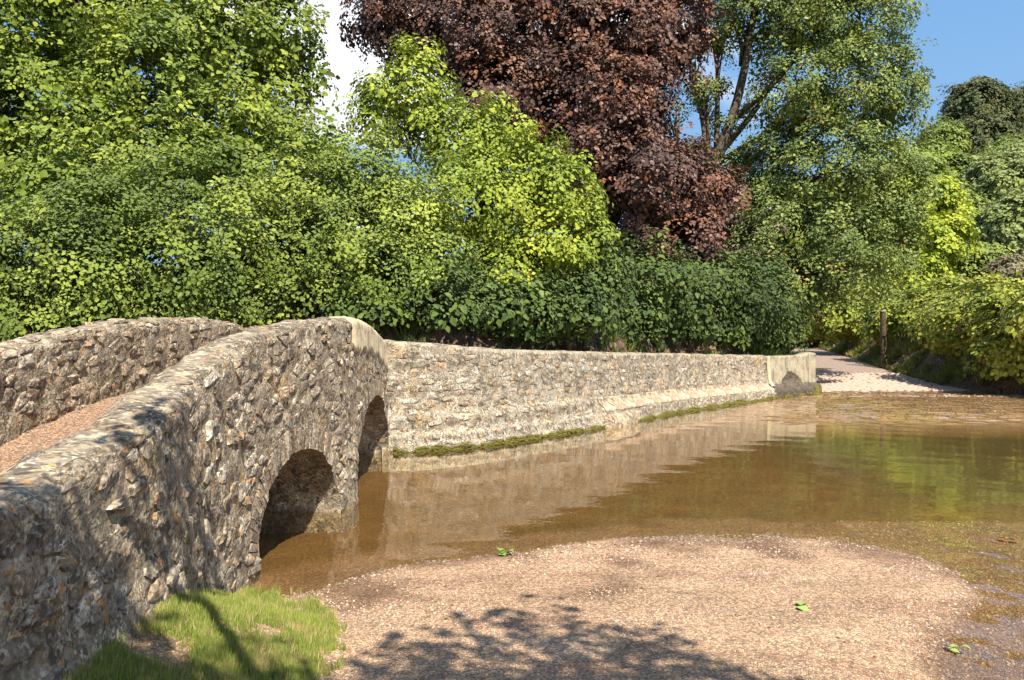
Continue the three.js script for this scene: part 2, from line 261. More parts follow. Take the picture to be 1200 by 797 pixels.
// stones: a jittered Voronoi lay-out in (w, s); keep(w, s) says where a stone is laid
function layStones(surf, { w0, w1, s0, s1, lw, ls, seed, keep, gap = 0.014, proud = [0.0, 0.035], skip = 0.14, drop = 0.16, sides = 11, crease = 0.8 }) {
  const r = rng(seed), nw = Math.ceil((w1 - w0) / lw), ns = Math.ceil((s1 - s0) / ls), seeds = new Map(), key = (i, j) => i * 4096 + j;
  for (let j = -1; j <= ns; j++) { const off = r(); for (let i = -1; i <= nw; i++) if (r() > drop) seeds.set(key(i, j), [i + 0.5 + (off - 0.5) + (r() - 0.5) * 0.75, j + 0.5 + (r() - 0.5) * 0.62]); else { r(); r(); } }
  const out = [];
  for (let j = 0; j < ns; j++) for (let i = 0; i < nw; i++) {
    const c = seeds.get(key(i, j)), q = [r(), r(), r(), r()]; if (!c || q[0] < skip) continue;
    const W = w0 + c[0] * lw, S = s0 + c[1] * ls; if (!keep(W, S)) continue;
    let poly = [[-1.5, -1.5], [1.5, -1.5], [1.5, 1.5], [-1.5, 1.5]];
    for (let dj = -2; dj <= 2; dj++) for (let di = -3; di <= 3; di++) {
      const o = seeds.get(key(i + di, j + dj)); if (!o || (!di && !dj)) continue;
      const nx = o[0] - c[0], ny = o[1] - c[1], lim = (nx * nx + ny * ny) / 2, cut = [];
      for (let k = 0; k < poly.length; k++) { const a = poly[k], b = poly[(k + 1) % poly.length], da = a[0] * nx + a[1] * ny - lim, db = b[0] * nx + b[1] * ny - lim; if (da <= 0) cut.push(a); if (da * db < 0) { const t = da / (da - db); cut.push([a[0] + (b[0] - a[0]) * t, a[1] + (b[1] - a[1]) * t]); } }
      poly = cut; if (poly.length < 3) break;
    }
    if (poly.length < 3) continue;
    const P = poly.map(([a, b]) => [a * lw, b * ls]), per = P.map((a, k) => Math.hypot(P[(k + 1) % P.length][0] - a[0], P[(k + 1) % P.length][1] - a[1])), L = per.reduce((a, b) => a + b, 0);
    const ring = []; // walk the outline in even steps, corners slightly blunted
    for (let k = 0; k < sides; k++) { let t = (k + 0.25 * (r() - 0.5)) / sides * L, e = 0; t = (t + L) % L; while (t > per[e]) { t -= per[e]; e = (e + 1) % P.length; } const a = P[e], b = P[(e + 1) % P.length], u = t / per[e], x = a[0] + (b[0] - a[0]) * u, y = a[1] + (b[1] - a[1]) * u, len = Math.hypot(x, y) || 1, m = Math.max(0.3, 1 - gap / len) * (0.92 + 0.1 * r()); ring.push([x * m, y * m]); }
    const h = lerp(proud[0], proud[1], q[1] ** 1.4), base = surf(W, S), tilt = [(q[2] - 0.5) * 0.13, (q[3] - 0.5) * 0.16], pos = [], uv = [], idx = [], du = q[2] * 7, dv = q[3] * 7;
    const put = (x, y, lift) => { const { p, n } = surf(W + x, S + y); p.addScaledVector(n, lift + (lift > -0.02 ? tilt[0] * x + tilt[1] * y : 0)).sub(base.p); pos.push(p.x, p.y, p.z); uv.push((W + x) * 0.9 + du, (S + y) * 0.9 + dv); };
    for (const [x, y] of ring) put(x, y, -0.035);
    for (const [x, y] of ring) put(x * 0.93, y * 0.93, h * (0.45 + 0.4 * r()));
    for (const [x, y] of ring) put(x * 0.58 + (r() - 0.5) * 0.02, y * 0.58 + (r() - 0.5) * 0.015, h * (0.85 + 0.4 * r()));
    put(0, 0, h * (1 + 0.3 * (r() - 0.5)));
    const n = sides; for (let k = 0; k < n; k++) { const k2 = (k + 1) % n; for (const o of [0, n]) idx.push(o + k, o + k2, o + n + k, o + k2, o + n + k2, o + n + k); idx.push(2 * n + k, 2 * n + k2, 3 * n); }
    let g = geo(pos, idx, uv); const fn = new THREE.Vector3().fromBufferAttribute(g.attributes.normal, 3 * n);
    if (fn.dot(base.n) < 0) { const a = g.index.array; for (let t = 0; t < a.length; t += 3) { const x = a[t]; a[t] = a[t + 1]; a[t + 1] = x; } g.computeVertexNormals(); }
    g = toCreasedNormals(g, crease);
    const area = Math.abs(P.reduce((a, p, k) => { const b = P[(k + 1) % P.length]; return a + p[0] * b[1] - p[1] * b[0]; }, 0)) / 2, sight = camera.position.clone().sub(base.p), dist = sight.length();
    out.push({ g, at: base.p, tone: Math.floor(r() * 6), size: area * Math.max(0.02, base.n.dot(sight.normalize())) / dist ** 2 });
  }
  return out.sort((a, b) => b.size - a.size);
}
function addStones(parent, list, mats, most, rest = 'rubble') {
  list.slice(0, most).forEach((s) => { const o = mesh('stone', s.g, mats[s.tone], parent); o.position.copy(s.at); });
  const left = list.slice(most); if (!left.length) return;
  const byTone = mats.map((_, k) => left.filter((s) => s.tone === k).map((s) => s.g.translate(s.at.x, s.at.y, s.at.z))).map((l, k) => [l, mats[k]]).filter(([l]) => l.length);
  const g = mergeGeometries(byTone.map(([l]) => mergeGeometries(l)), true);
  stuff(mesh(rest, g, byTone.map(([, m]) => m), parent));
}

// ---------------------------------------------------------------- the packhorse bridge
const faceX = curve1([[-1, -2.15], [3, -2.16], [5, -2.22], [7.5, -2.44], [10.2, -2.25], [12, -2.22], [13.5, -2.27], [15.7, -2.42]]);
const topH = curve1([[-1, 1.15], [2, 1.34], [3.5, 1.50], [4.3, 1.56], [6, 1.86], [7.4, 2.13], [8.7, 2.32], [10, 2.42], [11.3, 2.46], [12.4, 2.43], [14, 2.28], [15.7, 2.08], [17, 1.95]]);
const ARCH = [{ a: 7.6, b: 10.2, ys: 0.0, rise: 0.95 }, { a: 11.15, b: 15.25, ys: 0.1, rise: 1.14 }];
const archY = (d) => { for (const k of ARCH) if (d >= k.a && d <= k.b) { const t = (2 * d - k.a - k.b) / (k.b - k.a); return k.ys + k.rise * Math.pow(Math.max(0, 1 - Math.abs(t) ** 2.15), 0.52); } return -0.6; };
const TH = 0.46, RR = 0.15, AA = TH + 0.24;
const bridge = thing('stone_bridge', 'old humpbacked packhorse bridge of rubble stone with two arches over the stream', 'bridge', [0, 0, 0]);
function parapetSection(w, s) {
  const T = topH(w) - RR;
  if (s <= 0) return [0.035 * -s + 0.04 * sstep(-1.5, -2.3, s) * sstep(9.9, 10.4, w) * sstep(11.4, 10.9, w) + 0.18 * sstep(6.0, 3.6, w) * sstep(-0.5, -1.2, s), T + s];
  if (s >= AA) return [-TH, T - (s - AA)];
  const f = Math.PI * s / AA, c = Math.cos(f), q = Math.sin(f);
  return [-TH / 2 + TH / 2 * Math.sign(c) * Math.abs(c) ** 0.62, T + RR * q ** 0.7];
}
const rubbleDisp = (p) => -0.004 + 0.045 * fbm(p.x * 2.2, p.y * 2.6, p.z * 2.2, 3) + 0.045 * fbm(p.x * 7, p.y * 9, p.z * 7, 2);
function parapet(name, plan, dEnd, sIn, archFirst) {
  const surf = surface(plan, parapetSection, rubbleDisp);
  const ws = spaced([[-0.6, 0.3], [2.6, 0.05], [8, 0.06], [dEnd, 0]]); for (const k of ARCH) for (const e of [k.a - 0.002, k.a + 0.002, k.b - 0.002, k.b + 0.002]) ws.push(e); ws.sort((a, b) => a - b);
  const NF = 40, rows = [...range(0, 1, NF), ...range(0, 1, 14).slice(1).map((v) => v + 1), ...range(0, 1, 10).slice(1).map((v) => v + 2)];
  const g = grid(ws, rows, (w, t) => {
    const bottom = archY(w) - (topH(w) - RR), s = t <= 1 ? lerp(bottom, 0, t) : t <= 2 ? (t - 1) * AA : AA + (t - 2) * sIn, { p } = surf(w, s);
    return { p: p.toArray(), uv: [w * 0.9, s * 0.9], c: wallTint(p) };
  });
  fixWinding(g, surf, 6, -0.4);
  return { o: mesh(name, g, M.bridge, bridge), surf };
}
const frontPlan = (w) => { const x = faceX(w), e = 0.05, sl = (faceX(w + e) - faceX(w - e)) / (2 * e), L = Math.hypot(1, sl); return [x, -w, 1 / L, sl / L]; };
const farX = (w) => faceX(w) - 2.5 + 0.06 * Math.sin(w);
const farPlan = (w) => { const e = 0.05, sl = (farX(w + e) - farX(w - e)) / (2 * e), L = Math.hypot(1, sl); return [farX(w), -w, -1 / L, -sl / L]; };
const front = parapet('front_wall', frontPlan, 15.7, 0.9), back = parapet('far_parapet', farPlan, 16.6, 0.95);
// end caps of the parapet walls
for (const [b, dE] of [[front, 15.7], [back, 16.6]]) for (const w of [-0.6, dE]) {
  const pts = [...range(-2.2, 0, 10), ...range(0, AA, 10).slice(1), ...range(AA, AA + 1.9, 8).slice(1)].map((s) => b.surf(w, s).p), c = pts.reduce((a, p) => a.add(p), new THREE.Vector3()).divideScalar(pts.length), pos = [c.x, c.y, c.z], idx = [];
  pts.forEach((p, i) => { pos.push(p.x, p.y, p.z); if (i) idx.push(0, i, i + 1); });
  mesh('wall_end', geo(pos, idx, pos.flatMap((_, i) => i % 3 ? [] : [pos[i], pos[i + 1]]), pos.map(() => 1)), M.bridge, b.o);
}
const nearArch = (w, s) => { const y = topH(w) - RR + s; for (const k of ARCH) { const r = 0.17; if (w > k.a - r && w < k.b + r && s < 0) { const ww = clamp(w, k.a, k.b), a = archY(ww); if (w >= k.a && w <= k.b ? y < a + 0.30 : y < k.ys + 0.1 && y > -0.05 ? Math.min(Math.abs(w - k.a), Math.abs(w - k.b)) < 0.10 : false) return true; } } return false; };
{
  const list = layStones(front.surf, { w0: 2.4, w1: 15.6, s0: -2.3, s1: AA + 0.2, lw: 0.18, ls: 0.095, drop: 0.3, sides: 10, crease: 0.5, seed: 5, proud: [-0.010, 0.025], skip: 0.09, gap: 0.007, keep: (w, s) => { const y = topH(w) - RR + s; return !nearArch(w, s) && y > -0.15 && !(w > 11.35 && s > -0.38) && (s < 0.12 || (s > AA - 0.1)) && y > landHeight(faceX(w) + 0.1, -w) - 0.1; } });
  const top = layStones(front.surf, { w0: 2.4, w1: 11.3, s0: 0.1, s1: AA - 0.08, lw: 0.24, ls: 0.15, seed: 15, proud: [-0.004, 0.011], skip: 0.4, keep: () => true });
  addStones(front.o, [...list, ...top].sort((a, b) => b.size - a.size), M.stones, 240);
  const inner = layStones(back.surf, { w0: 4.5, w1: 16, s0: 0.05, s1: AA + 0.85, lw: 0.2, ls: 0.115, seed: 8, proud: [-0.004, 0.026], keep: (w, s) => s > AA - 0.1 || s > 0.15 });
  addStones(back.o, inner, [M.stones[0], M.stones[2], M.stones[3], M.stones[3], M.stones[5], M.stones[1]], 60);
}
// voussoirs on edge round both arches
ARCH.forEach((k) => {
  const r = rng(k.a * 100 | 0), n = k.a < 9 ? 44 : 46, pts = []; // even steps along the intrados
  const ds = range(k.a, k.b, 400).map((d) => { const e = 0.5 - 0.5 * Math.cos(Math.PI * (d - k.a) / (k.b - k.a)); return k.a + e * (k.b - k.a); }), cum = [0];
  for (let i = 1; i < ds.length; i++) cum.push(cum[i - 1] + Math.hypot(ds[i] - ds[i - 1], archY(ds[i]) - archY(ds[i - 1])));
  for (let i = 0; i <= n; i++) { const t = cum.at(-1) * clamp((i + (i && i < n ? (r() - 0.5) * 0.35 : 0)) / n); let j = 0; while (j < ds.length - 2 && cum[j + 1] < t) j++; const u = (t - cum[j]) / (cum[j + 1] - cum[j]); pts.push(lerp(ds[j], ds[j + 1], u)); }
  const nrm = (d) => { const e = 0.01, a = clamp(d - e, k.a, k.b), b = clamp(d + e, k.a, k.b), dy = archY(b) - archY(a), dx = b - a, L = Math.hypot(dx, dy); return [-dy / L, dx / L]; };
  for (let i = 0; i < n; i++) {
    const d0 = lerp(pts[i], pts[i + 1], 0.07), d1 = lerp(pts[i], pts[i + 1], 0.93), len = 0.24 + 0.09 * r(), lift = 0.004 + 0.014 * r(), pos = [], uv = [], du = r() * 5, n0 = nrm(d0), n1 = nrm(d1);
    for (const dep of [-0.16, lift * 0.7, lift]) for (const [d, nn, o] of [[d0, n0, 0.004], [d1, n1, 0.004], [d1, n1, len], [d0, n0, len * (0.94 + 0.1 * r())]]) {
      const m = dep === lift ? 0.12 : 0, dm = lerp(d, (d0 + d1) / 2, m), oo = lerp(o, len / 2, m * 0.5), D = dm + nn[0] * oo, Y = archY(dm) + nn[1] * oo, { p, n: fn } = front.surf(D, Y - topH(D) + RR); p.addScaledVector(fn, dep); pos.push(...p.toArray()); uv.push(D + du, Y * 1.0);
    }
    const idx = [8, 9, 10, 8, 10, 11]; for (let q = 0; q < 4; q++) { const b = (q + 1) % 4; for (const o of [0, 4]) idx.push(o + q, o + b, o + 4 + b, o + q, o + 4 + b, o + 4 + q); }
    let g = geo(pos, idx, uv); const fn = new THREE.Vector3().fromBufferAttribute(g.attributes.normal, 8); if (fn.x < 0) { const a = g.index.array; for (let t = 0; t < a.length; t += 3) { const x = a[t]; a[t] = a[t + 1]; a[t + 1] = x; } g.computeVertexNormals(); }
    mesh('voussoir', toCreasedNormals(g, 0.6), M.stones[Math.floor(r() * 5)], front.o);
  }
  // barrel of the arch, front to back
  const prof = [[k.a, -0.6], [k.a, -0.3], ...range(0, 1, 40).map((t) => { const d = k.a + (0.5 - 0.5 * Math.cos(Math.PI * t)) * (k.b - k.a); return [d, archY(d)]; }), [k.b, -0.3], [k.b, -0.6]];
  const run = [0]; for (let i = 1; i < prof.length; i++) run.push(run[i - 1] + Math.hypot(prof[i][0] - prof[i - 1][0], prof[i][1] - prof[i - 1][1]));
  const g = grid(range(0, 1, 60), prof.map((_, i) => i), (t, i) => { const [d, y] = prof[i], f0 = front.surf(d, y - topH(d) + RR).p, x = lerp(f0.x, farX(d) + 0.03, t), q = 0.05 * fbm(x * 5, d * 5, y * 5, 3) * sstep(0, 0.12, t), cx = (k.a + k.b) / 2, dd = -f0.z * (1 - t) + d * t + q * Math.sign(d - cx), yy = lerp(f0.y, y, t) + q; return { p: [x, yy, -dd], uv: [x * 0.9, run[i] * 0.9], c: wallTint({ x, y, z: d }).map((v) => v * 0.95) }; });
  mesh('arch_barrel', g, M.bridge, bridge);
});
// trodden earth deck between the parapets
mesh('deck', grid(spaced([[-0.6, 0.3], [16.6, 0]]), range(0, 1, 14), (w, t) => { const x = lerp(faceX(w) - TH + 0.06, farX(w) + TH - 0.06, t); return { p: [x, topH(w) - 0.84 + 0.05 * (2 * t - 1) ** 4 + 0.03 * fbm(x * 2, w * 2, 1, 3), -w], uv: [x, w] }; }), M.deck, bridge);
// patch of cement render over the crown of the parapet
{
  const r = rng(71), surf = surface(frontPlan, parapetSection, (p) => rubbleDisp(p) * 0.35 + 0.03 + 0.006 * fbm(p.x * 9, p.y * 3, p.z * 9, 2));
  const low = (w) => -0.30 - 0.10 * fbm(w * 2.1, 3, 1, 3) * 2 - 0.12 * sstep(13, 15.6, w) + 0.035 * Math.sin(w * 21 + 3 * Math.sin(w * 7));
  const g = grid(range(11.28, 15.66, 90), range(0, 1, 24), (w, t) => { const s = lerp(low(w), AA * 0.9, t), q = surf(w, s); if (t === 0 || w < 11.3) q.p.addScaledVector(q.n, -0.035); return { p: q.p.toArray(), uv: [w, s] }; });
  fixWinding(g, surf, 13, -0.1); mesh('render_patch', g, M.render, bridge);
}

// ---------------------------------------------------------------- river wall along the far bank
const wallPath = new THREE.CatmullRomCurve3(wallLine.map(([x, d]) => new THREE.Vector3(x, 0, -d)), false, 'centripetal'); wallPath.arcLengthDivisions = 400;
const WL = wallPath.getLength();
const wallPlan = (w) => { const u = clamp(w / WL), p = wallPath.getPointAt(u), t = wallPath.getTangentAt(u); const ex = w < 0 ? w : w > WL ? w - WL : 0; return [p.x + t.x * ex, p.z + t.z * ex, -t.z, t.x]; };
const wallTop = curve1([[0, 2.1], [0.12 * WL, 1.93], [0.3 * WL, 1.82], [0.6 * WL, 1.68], [WL, 1.5]]);
const apronOn = (w) => sstep(0.335 * WL, 0.36 * WL, w);
const wallT = 0.42;
function wallSection(w, s) { // s = height on the face up to the top, then across the top and down the back
  const T = wallTop(w);
  if (s > T) { const q = s - T; if (q < wallT) return [0.0 - q, T + 0.05 * Math.sin(Math.PI * q / wallT)]; return [-wallT, T - (q - wallT)]; }
  const a = apronOn(w), top = lerp(0.72, 0.52, w / WL), low = lerp(0.43, 0.30, w / WL);
  const apr = s > top ? 0 : s > low ? 0.30 * sstep(top, low, s) : 0.30 + 0.05 * (low - s);
  const courses = 0.06 * sstep(0.75, 0.65, s) + 0.07 * sstep(0.36, 0.30, s) + 0.06 * sstep(0.18, 0.12, s) + 0.03 * (1 - s / 2);
  return [lerp(courses, apr + 0.02, a), s];
}
const wallDisp = (p) => 0.03 * fbm(p.x * 1.6, p.y * 2.4, p.z * 1.6, 3) + 0.022 * fbm(p.x * 6, p.y * 9, p.z * 6, 2);
const rwall = thing('river_wall', 'long rubble stone wall with sloping apron along the far side of the stream', 'wall');
{
  const surf = surface(wallPlan, wallSection, wallDisp);
  const rows = (w) => [...range(-0.5, wallTop(w), 50), ...range(wallTop(w), wallTop(w) + wallT, 8).slice(1), ...range(wallTop(w) + wallT, wallTop(w) + wallT + 1.2, 5).slice(1)];
  const g = grid(range(-0.25, WL, 280), range(0, 63, 63), (w, i) => { const s = rows(w)[i], { p } = surf(w, s); return { p: p.toArray(), uv: [w * 0.9, s * 0.9], c: wallTint(p, true) }; });
  fixWinding(g, surf, 4, 1.2);
  const body = mesh('wall_face', g, M.wall, rwall);
  const list = layStones(surf, { w0: -0.1, w1: WL - 0.05, s0: -0.12, s1: 2.2, lw: 0.23, ls: 0.115, seed: 21, proud: [-0.004, 0.02], skip: 0.2, keep: (w, s) => s < wallTop(w) - 0.08 && !(apronOn(w) > 0.5 && s > lerp(0.40, 0.28, w / WL) && s < lerp(0.80, 0.58, w / WL)) });
  addStones(body, list, M.wallStones, 270);
  // smooth cement apron over the footing
  const ap = surface(wallPlan, wallSection, (p) => wallDisp(p) * 0.4 + 0.022);
  const ag = grid(range(0.352 * WL, WL, 150), range(0, 1, 10), (w, t) => { const s = lerp(lerp(0.40, 0.29, w / WL) + 0.04 * fbm(w * 2, 5, 1, 2), lerp(0.80, 0.58, w / WL) + 0.1 * fbm(w * 1.2, 1, 3, 2), t), q = ap(w, s); if (t === 0 || t === 1) q.p.addScaledVector(q.n, -0.04); return { p: q.p.toArray(), uv: [w, s] }; });
  fixWinding(ag, ap, WL * 0.7, 0.5); mesh('cement_apron', ag, mat({ color: rgb(0.98, 0.82, 0.65), map: rep(TX.stone, 0.8), bumpMap: TX.rough, bumpScale: 0.012 }), rwall);
  const a2 = surface(wallPlan, (w, s) => { const b = wallSection(w, s); return [b[0] + 0.12 * sstep(0.30, 0.16, s) * sstep(0.345 * WL, 0.36 * WL, w) * sstep(0.455 * WL, 0.40 * WL, w), s]; }, (p) => wallDisp(p) * 0.4 + 0.03);
  const bg = grid(range(0.345 * WL, 0.458 * WL, 50), range(0, 1, 10), (w, t) => { const s = lerp(-0.3, 0.33, t), q = a2(w, s); if (t === 1 || w < 0.346 * WL || w > 0.457 * WL) q.p.addScaledVector(q.n, -0.05); return { p: q.p.toArray(), uv: [w, s] }; });
  fixWinding(bg, a2, 0.4 * WL, 0.2); mesh('cement_lip', bg, mat({ color: rgb(0.95, 0.80, 0.63), map: rep(TX.stone, 0.8), bumpMap: TX.rough, bumpScale: 0.012 }), rwall);
  // band of moss at the waterline, growing in cushions
  const parts = [], r = rng(33), ic = new THREE.IcosahedronGeometry(1, 1);
  for (let i = 0; i < 4200; i++) { const w = r() * WL, h = 0.085 + 0.085 * fbm(w * 1.9, 2, 2, 4) * 2; if (h < 0.07 * r()) continue; const s = -0.06 + (h + 0.06) * r(); const { p, n } = surf(w, s); const k = 0.014 + 0.024 * r() ** 1.5; const q = ic.clone(); q.scale(k * 1.4, k * 0.8, k * 1.4); q.translate(p.x + n.x * 0.012, p.y, p.z + n.z * 0.012); parts.push(q); }
  stuff(mesh('moss', mergeGeometries(parts), M.moss, rwall));
}
// rendered end pier of the wall
{
  const A = new THREE.Vector3(9.08, 0, -29.0), B = new THREE.Vector3(11.75, 0, -31.2), dir = B.clone().sub(A), L = dir.length(); dir.normalize(); const nx = -dir.z, nz = dir.x;
  const pier = thing('wall_pier', 'smooth beige rendered end block of the river wall with dark wet stone footing', 'wall', [A.x, 0, A.z]);
  const top = curve1([[0, 1.49], [1.8, 1.49], [2.5, 1.52], [2.9, 1.60], [L, 1.56]]);
  const plan = (w) => { const c = clamp(w, 0, L - 0.22), o = w - c, ang = o > 0 ? o / 0.22 * 1.6 : 0; const ct = Math.cos(ang), st = Math.sin(ang); const X = nx * ct + dir.x * st, Z = nz * ct + dir.z * st; return [A.x + dir.x * c - nx * 0.22 + X * 0.26, A.z + dir.z * c - nz * 0.22 + Z * 0.26, X, Z]; };
  const foot = (w) => 0.50 + 0.05 * fbm(w * 3, 1, 1, 2);
  const sec = (w, s) => { const T = top(w); if (s > T) { const q = s - T; return [-Math.min(q, 0.4), T + 0.03 * Math.sin(Math.PI * Math.min(1, q / 0.4))]; } return [0.0 + 0.2 * sstep(foot(w) + 0.12, foot(w) - 0.25, s), s]; };
  const surf = surface(plan, sec, (p) => 0.008 * fbm(p.x * 2, p.y * 2, p.z * 2, 2)), ws = range(0, L + 0.12, 80);
  const hole = (w) => foot(w) + (0.40 + 0.12 * fbm(w * 4, 2, 7, 2)) * Math.max(0, 1 - Math.abs((w - 1.45) / (w < 1.45 ? 0.55 : 0.95)) ** 1.3) + 0.05 * fbm(w * 6, 1, 3, 2);           // where the render has fallen away
  let g = grid(ws, range(0, 1, 24), (w, t) => { const s = lerp(hole(w), top(w) + 0.4, t), q = surf(w, s); if (t === 0) q.p.addScaledVector(q.n, -0.05); return { p: [q.p.x - A.x, q.p.y, q.p.z - A.z], uv: [w, s] }; });
  const fw = (gg) => { const n = new THREE.Vector3().fromBufferAttribute(gg.attributes.normal, 25 * 20 + 8); if (n.x * nx + n.z * nz < 0) { const a = gg.index.array; for (let t = 0; t < a.length; t += 3) { const x = a[t]; a[t] = a[t + 1]; a[t + 1] = x; } gg.computeVertexNormals(); } return gg; };
  mesh('render_coat', fw(g), mat({ color: rgb(0.47, 0.43, 0.33), map: rep(TX.cement, 0.7), bumpMap: TX.fine, bumpScale: 0.006 }), pier);
  const rough = surface(plan, sec, (p) => -0.035 + 0.05 * fbm(p.x * 5, p.y * 6, p.z * 5, 3));
  g = grid(ws, range(0, 1, 24), (w, t) => { const s = lerp(-0.4, hole(w) + 0.06, t), q = rough(w, s); return { p: [q.p.x - A.x, q.p.y, q.p.z - A.z], uv: [w * 1.2, s * 1.2] }; });
  mesh('footing', fw(g), mat({ color: rgb(0.24, 0.21, 0.17), map: TX.stone, bumpMap: TX.rough, bumpScale: 0.03, roughness: 0.7 }), pier);
  const parts = [], r = rng(3), ic = new THREE.IcosahedronGeometry(1, 1);
  for (let i = 0; i < 420; i++) { const col = Math.floor(r() * 16), w = col < 10 ? L - 0.5 + 0.5 * r() : r() * L, s = -0.02 + 0.38 * r() ** 1.5; if (col >= 10 && s > 0.1) continue; const { p, n } = rough(w, s), k = 0.02 + 0.02 * r(), q = ic.clone(); q.scale(k, k * 1.5, k); q.translate(p.x - A.x + n.x * 0.01, p.y, p.z - A.z + n.z * 0.01); parts.push(q); }
  stuff(mesh('moss', mergeGeometries(parts), M.moss, pier));
  // raised joint where the render meets the old wall
  const js = surface(plan, sec, () => 0.02);
  const jg = grid(range(-0.02, 0.16, 6), range(0, 1, 20), (w, t) => { const ww = w + 0.16 * (1 - t) ** 2, s = lerp(0.42, top(0), t), q = js(ww, s); q.p.addScaledVector(q.n, 0.05 * Math.sin(Math.PI * clamp((w + 0.02) / 0.18))); return { p: [q.p.x - A.x, q.p.y, q.p.z - A.z], uv: [w, s] }; });
  { const n = new THREE.Vector3().fromBufferAttribute(jg.attributes.normal, 70); if (n.x * nx + n.z * nz < 0) { const a = jg.index.array; for (let t = 0; t < a.length; t += 3) { const x = a[t]; a[t] = a[t + 1]; a[t + 1] = x; } jg.computeVertexNormals(); } }
  mesh('joint_fillet', jg, M.render, pier);
}

// ---------------------------------------------------------------- foliage
function leafInto(pos, idx, m4, len, wid, fold) {
  const b = pos.length / 3, v = new THREE.Vector3();
  for (const [x, y, z] of [[0, 0, 0], [-wid, fold, len * 0.32], [-wid * 0.8, fold * 0.7, len * 0.66], [0, -len * 0.08, len], [wid * 0.8, fold * 0.7, len * 0.66], [wid, fold, len * 0.32], [0, 0, len * 0.5]]) { v.set(x, y, z).applyMatrix4(m4); pos.push(v.x, v.y, v.z); }
  for (const [p, q] of [[0, 1], [1, 2], [2, 3], [3, 4], [4, 5], [5, 0]]) idx.push(b + p, b + 6, b + q);
}
function sprayGeometry(seed, { n, len, wid, spread, up = 0.5 }) {
  const r = rng(seed), pos = [], idx = [], m = new THREE.Matrix4(), e = new THREE.Euler();
  for (let i = 0; i < n; i++) {
    const a = i * 2.4 + r() * 0.8, t = Math.sqrt((i + 0.4) / n) * spread, k = 0.5 + 0.8 * r();
    e.set((r() - 0.35) * 0.9, -a + Math.PI / 2 + (r() - 0.5) * 0.9, (r() - 0.5) * 0.8, 'YXZ'); m.makeRotationFromEuler(e); m.setPosition(Math.cos(a) * t, (1 - t / spread) * spread * up + (r() - 0.5) * spread * 0.5, Math.sin(a) * t);
    leafInto(pos, idx, m, len * k, wid * k, wid * 0.28);
  }
  return geo(pos, idx);
}
const SPRAY = {
  haw: sprayGeometry(1, { n: 15, len: 0.08, wid: 0.03, spread: 0.21 }), broad: sprayGeometry(2, { n: 12, len: 0.122, wid: 0.05, spread: 0.25 }), maple: sprayGeometry(3, { n: 12, len: 0.115, wid: 0.046, spread: 0.23 }),
  copper: sprayGeometry(4, { n: 13, len: 0.135, wid: 0.054, spread: 0.3 }), oak: sprayGeometry(5, { n: 15, len: 0.15, wid: 0.048, spread: 0.32 }), laurel: sprayGeometry(6, { n: 9, len: 0.14, wid: 0.045, spread: 0.2 }), far: sprayGeometry(7, { n: 12, len: 0.34, wid: 0.14, spread: 0.6 }), hedge: sprayGeometry(8, { n: 10, len: 0.16, wid: 0.06, spread: 0.24 }),
};
const leafMat = (gloss, through = 0.38) => new THREE.MeshPhysicalMaterial({ color: 0xffffff, roughness: 1, transmission: through, thickness: 0, specularIntensity: 0.6, clearcoat: gloss, clearcoatRoughness: 0.42, side: THREE.DoubleSide });
const LEAF = { soft: leafMat(0.22, 0.28), gloss: leafMat(0.45, 0.24), dark: leafMat(0.2, 0.22), copper: leafMat(0.42, 0.14) };
function tube(points, r0, r1, seg = 10, sides = 7, rough = 0.05) {
  const c = new THREE.CatmullRomCurve3(points), g = new THREE.TubeGeometry(c, seg, 1, sides), p = g.attributes.position, v = new THREE.Vector3();
  for (let i = 0; i <= seg; i++) { const o = c.getPointAt(i / seg), k = lerp(r0, r1, i / seg); for (let j = 0; j <= sides; j++) { const a = i * (sides + 1) + j; v.fromBufferAttribute(p, a).sub(o); const q = k * (1 + rough * N3(Math.cos(j / sides * 6.283) * 2, i * 0.6, Math.sin(j / sides * 6.283) * 2) * 3); v.multiplyScalar(q).add(o); p.setXYZ(a, v.x, v.y, v.z); } }
  const uv = g.attributes.uv, L = c.getLength(); for (let i = 0; i < uv.count; i++) uv.setXY(i, uv.getX(i) * L * 0.5, uv.getY(i)); g.computeVertexNormals(); return g;
}
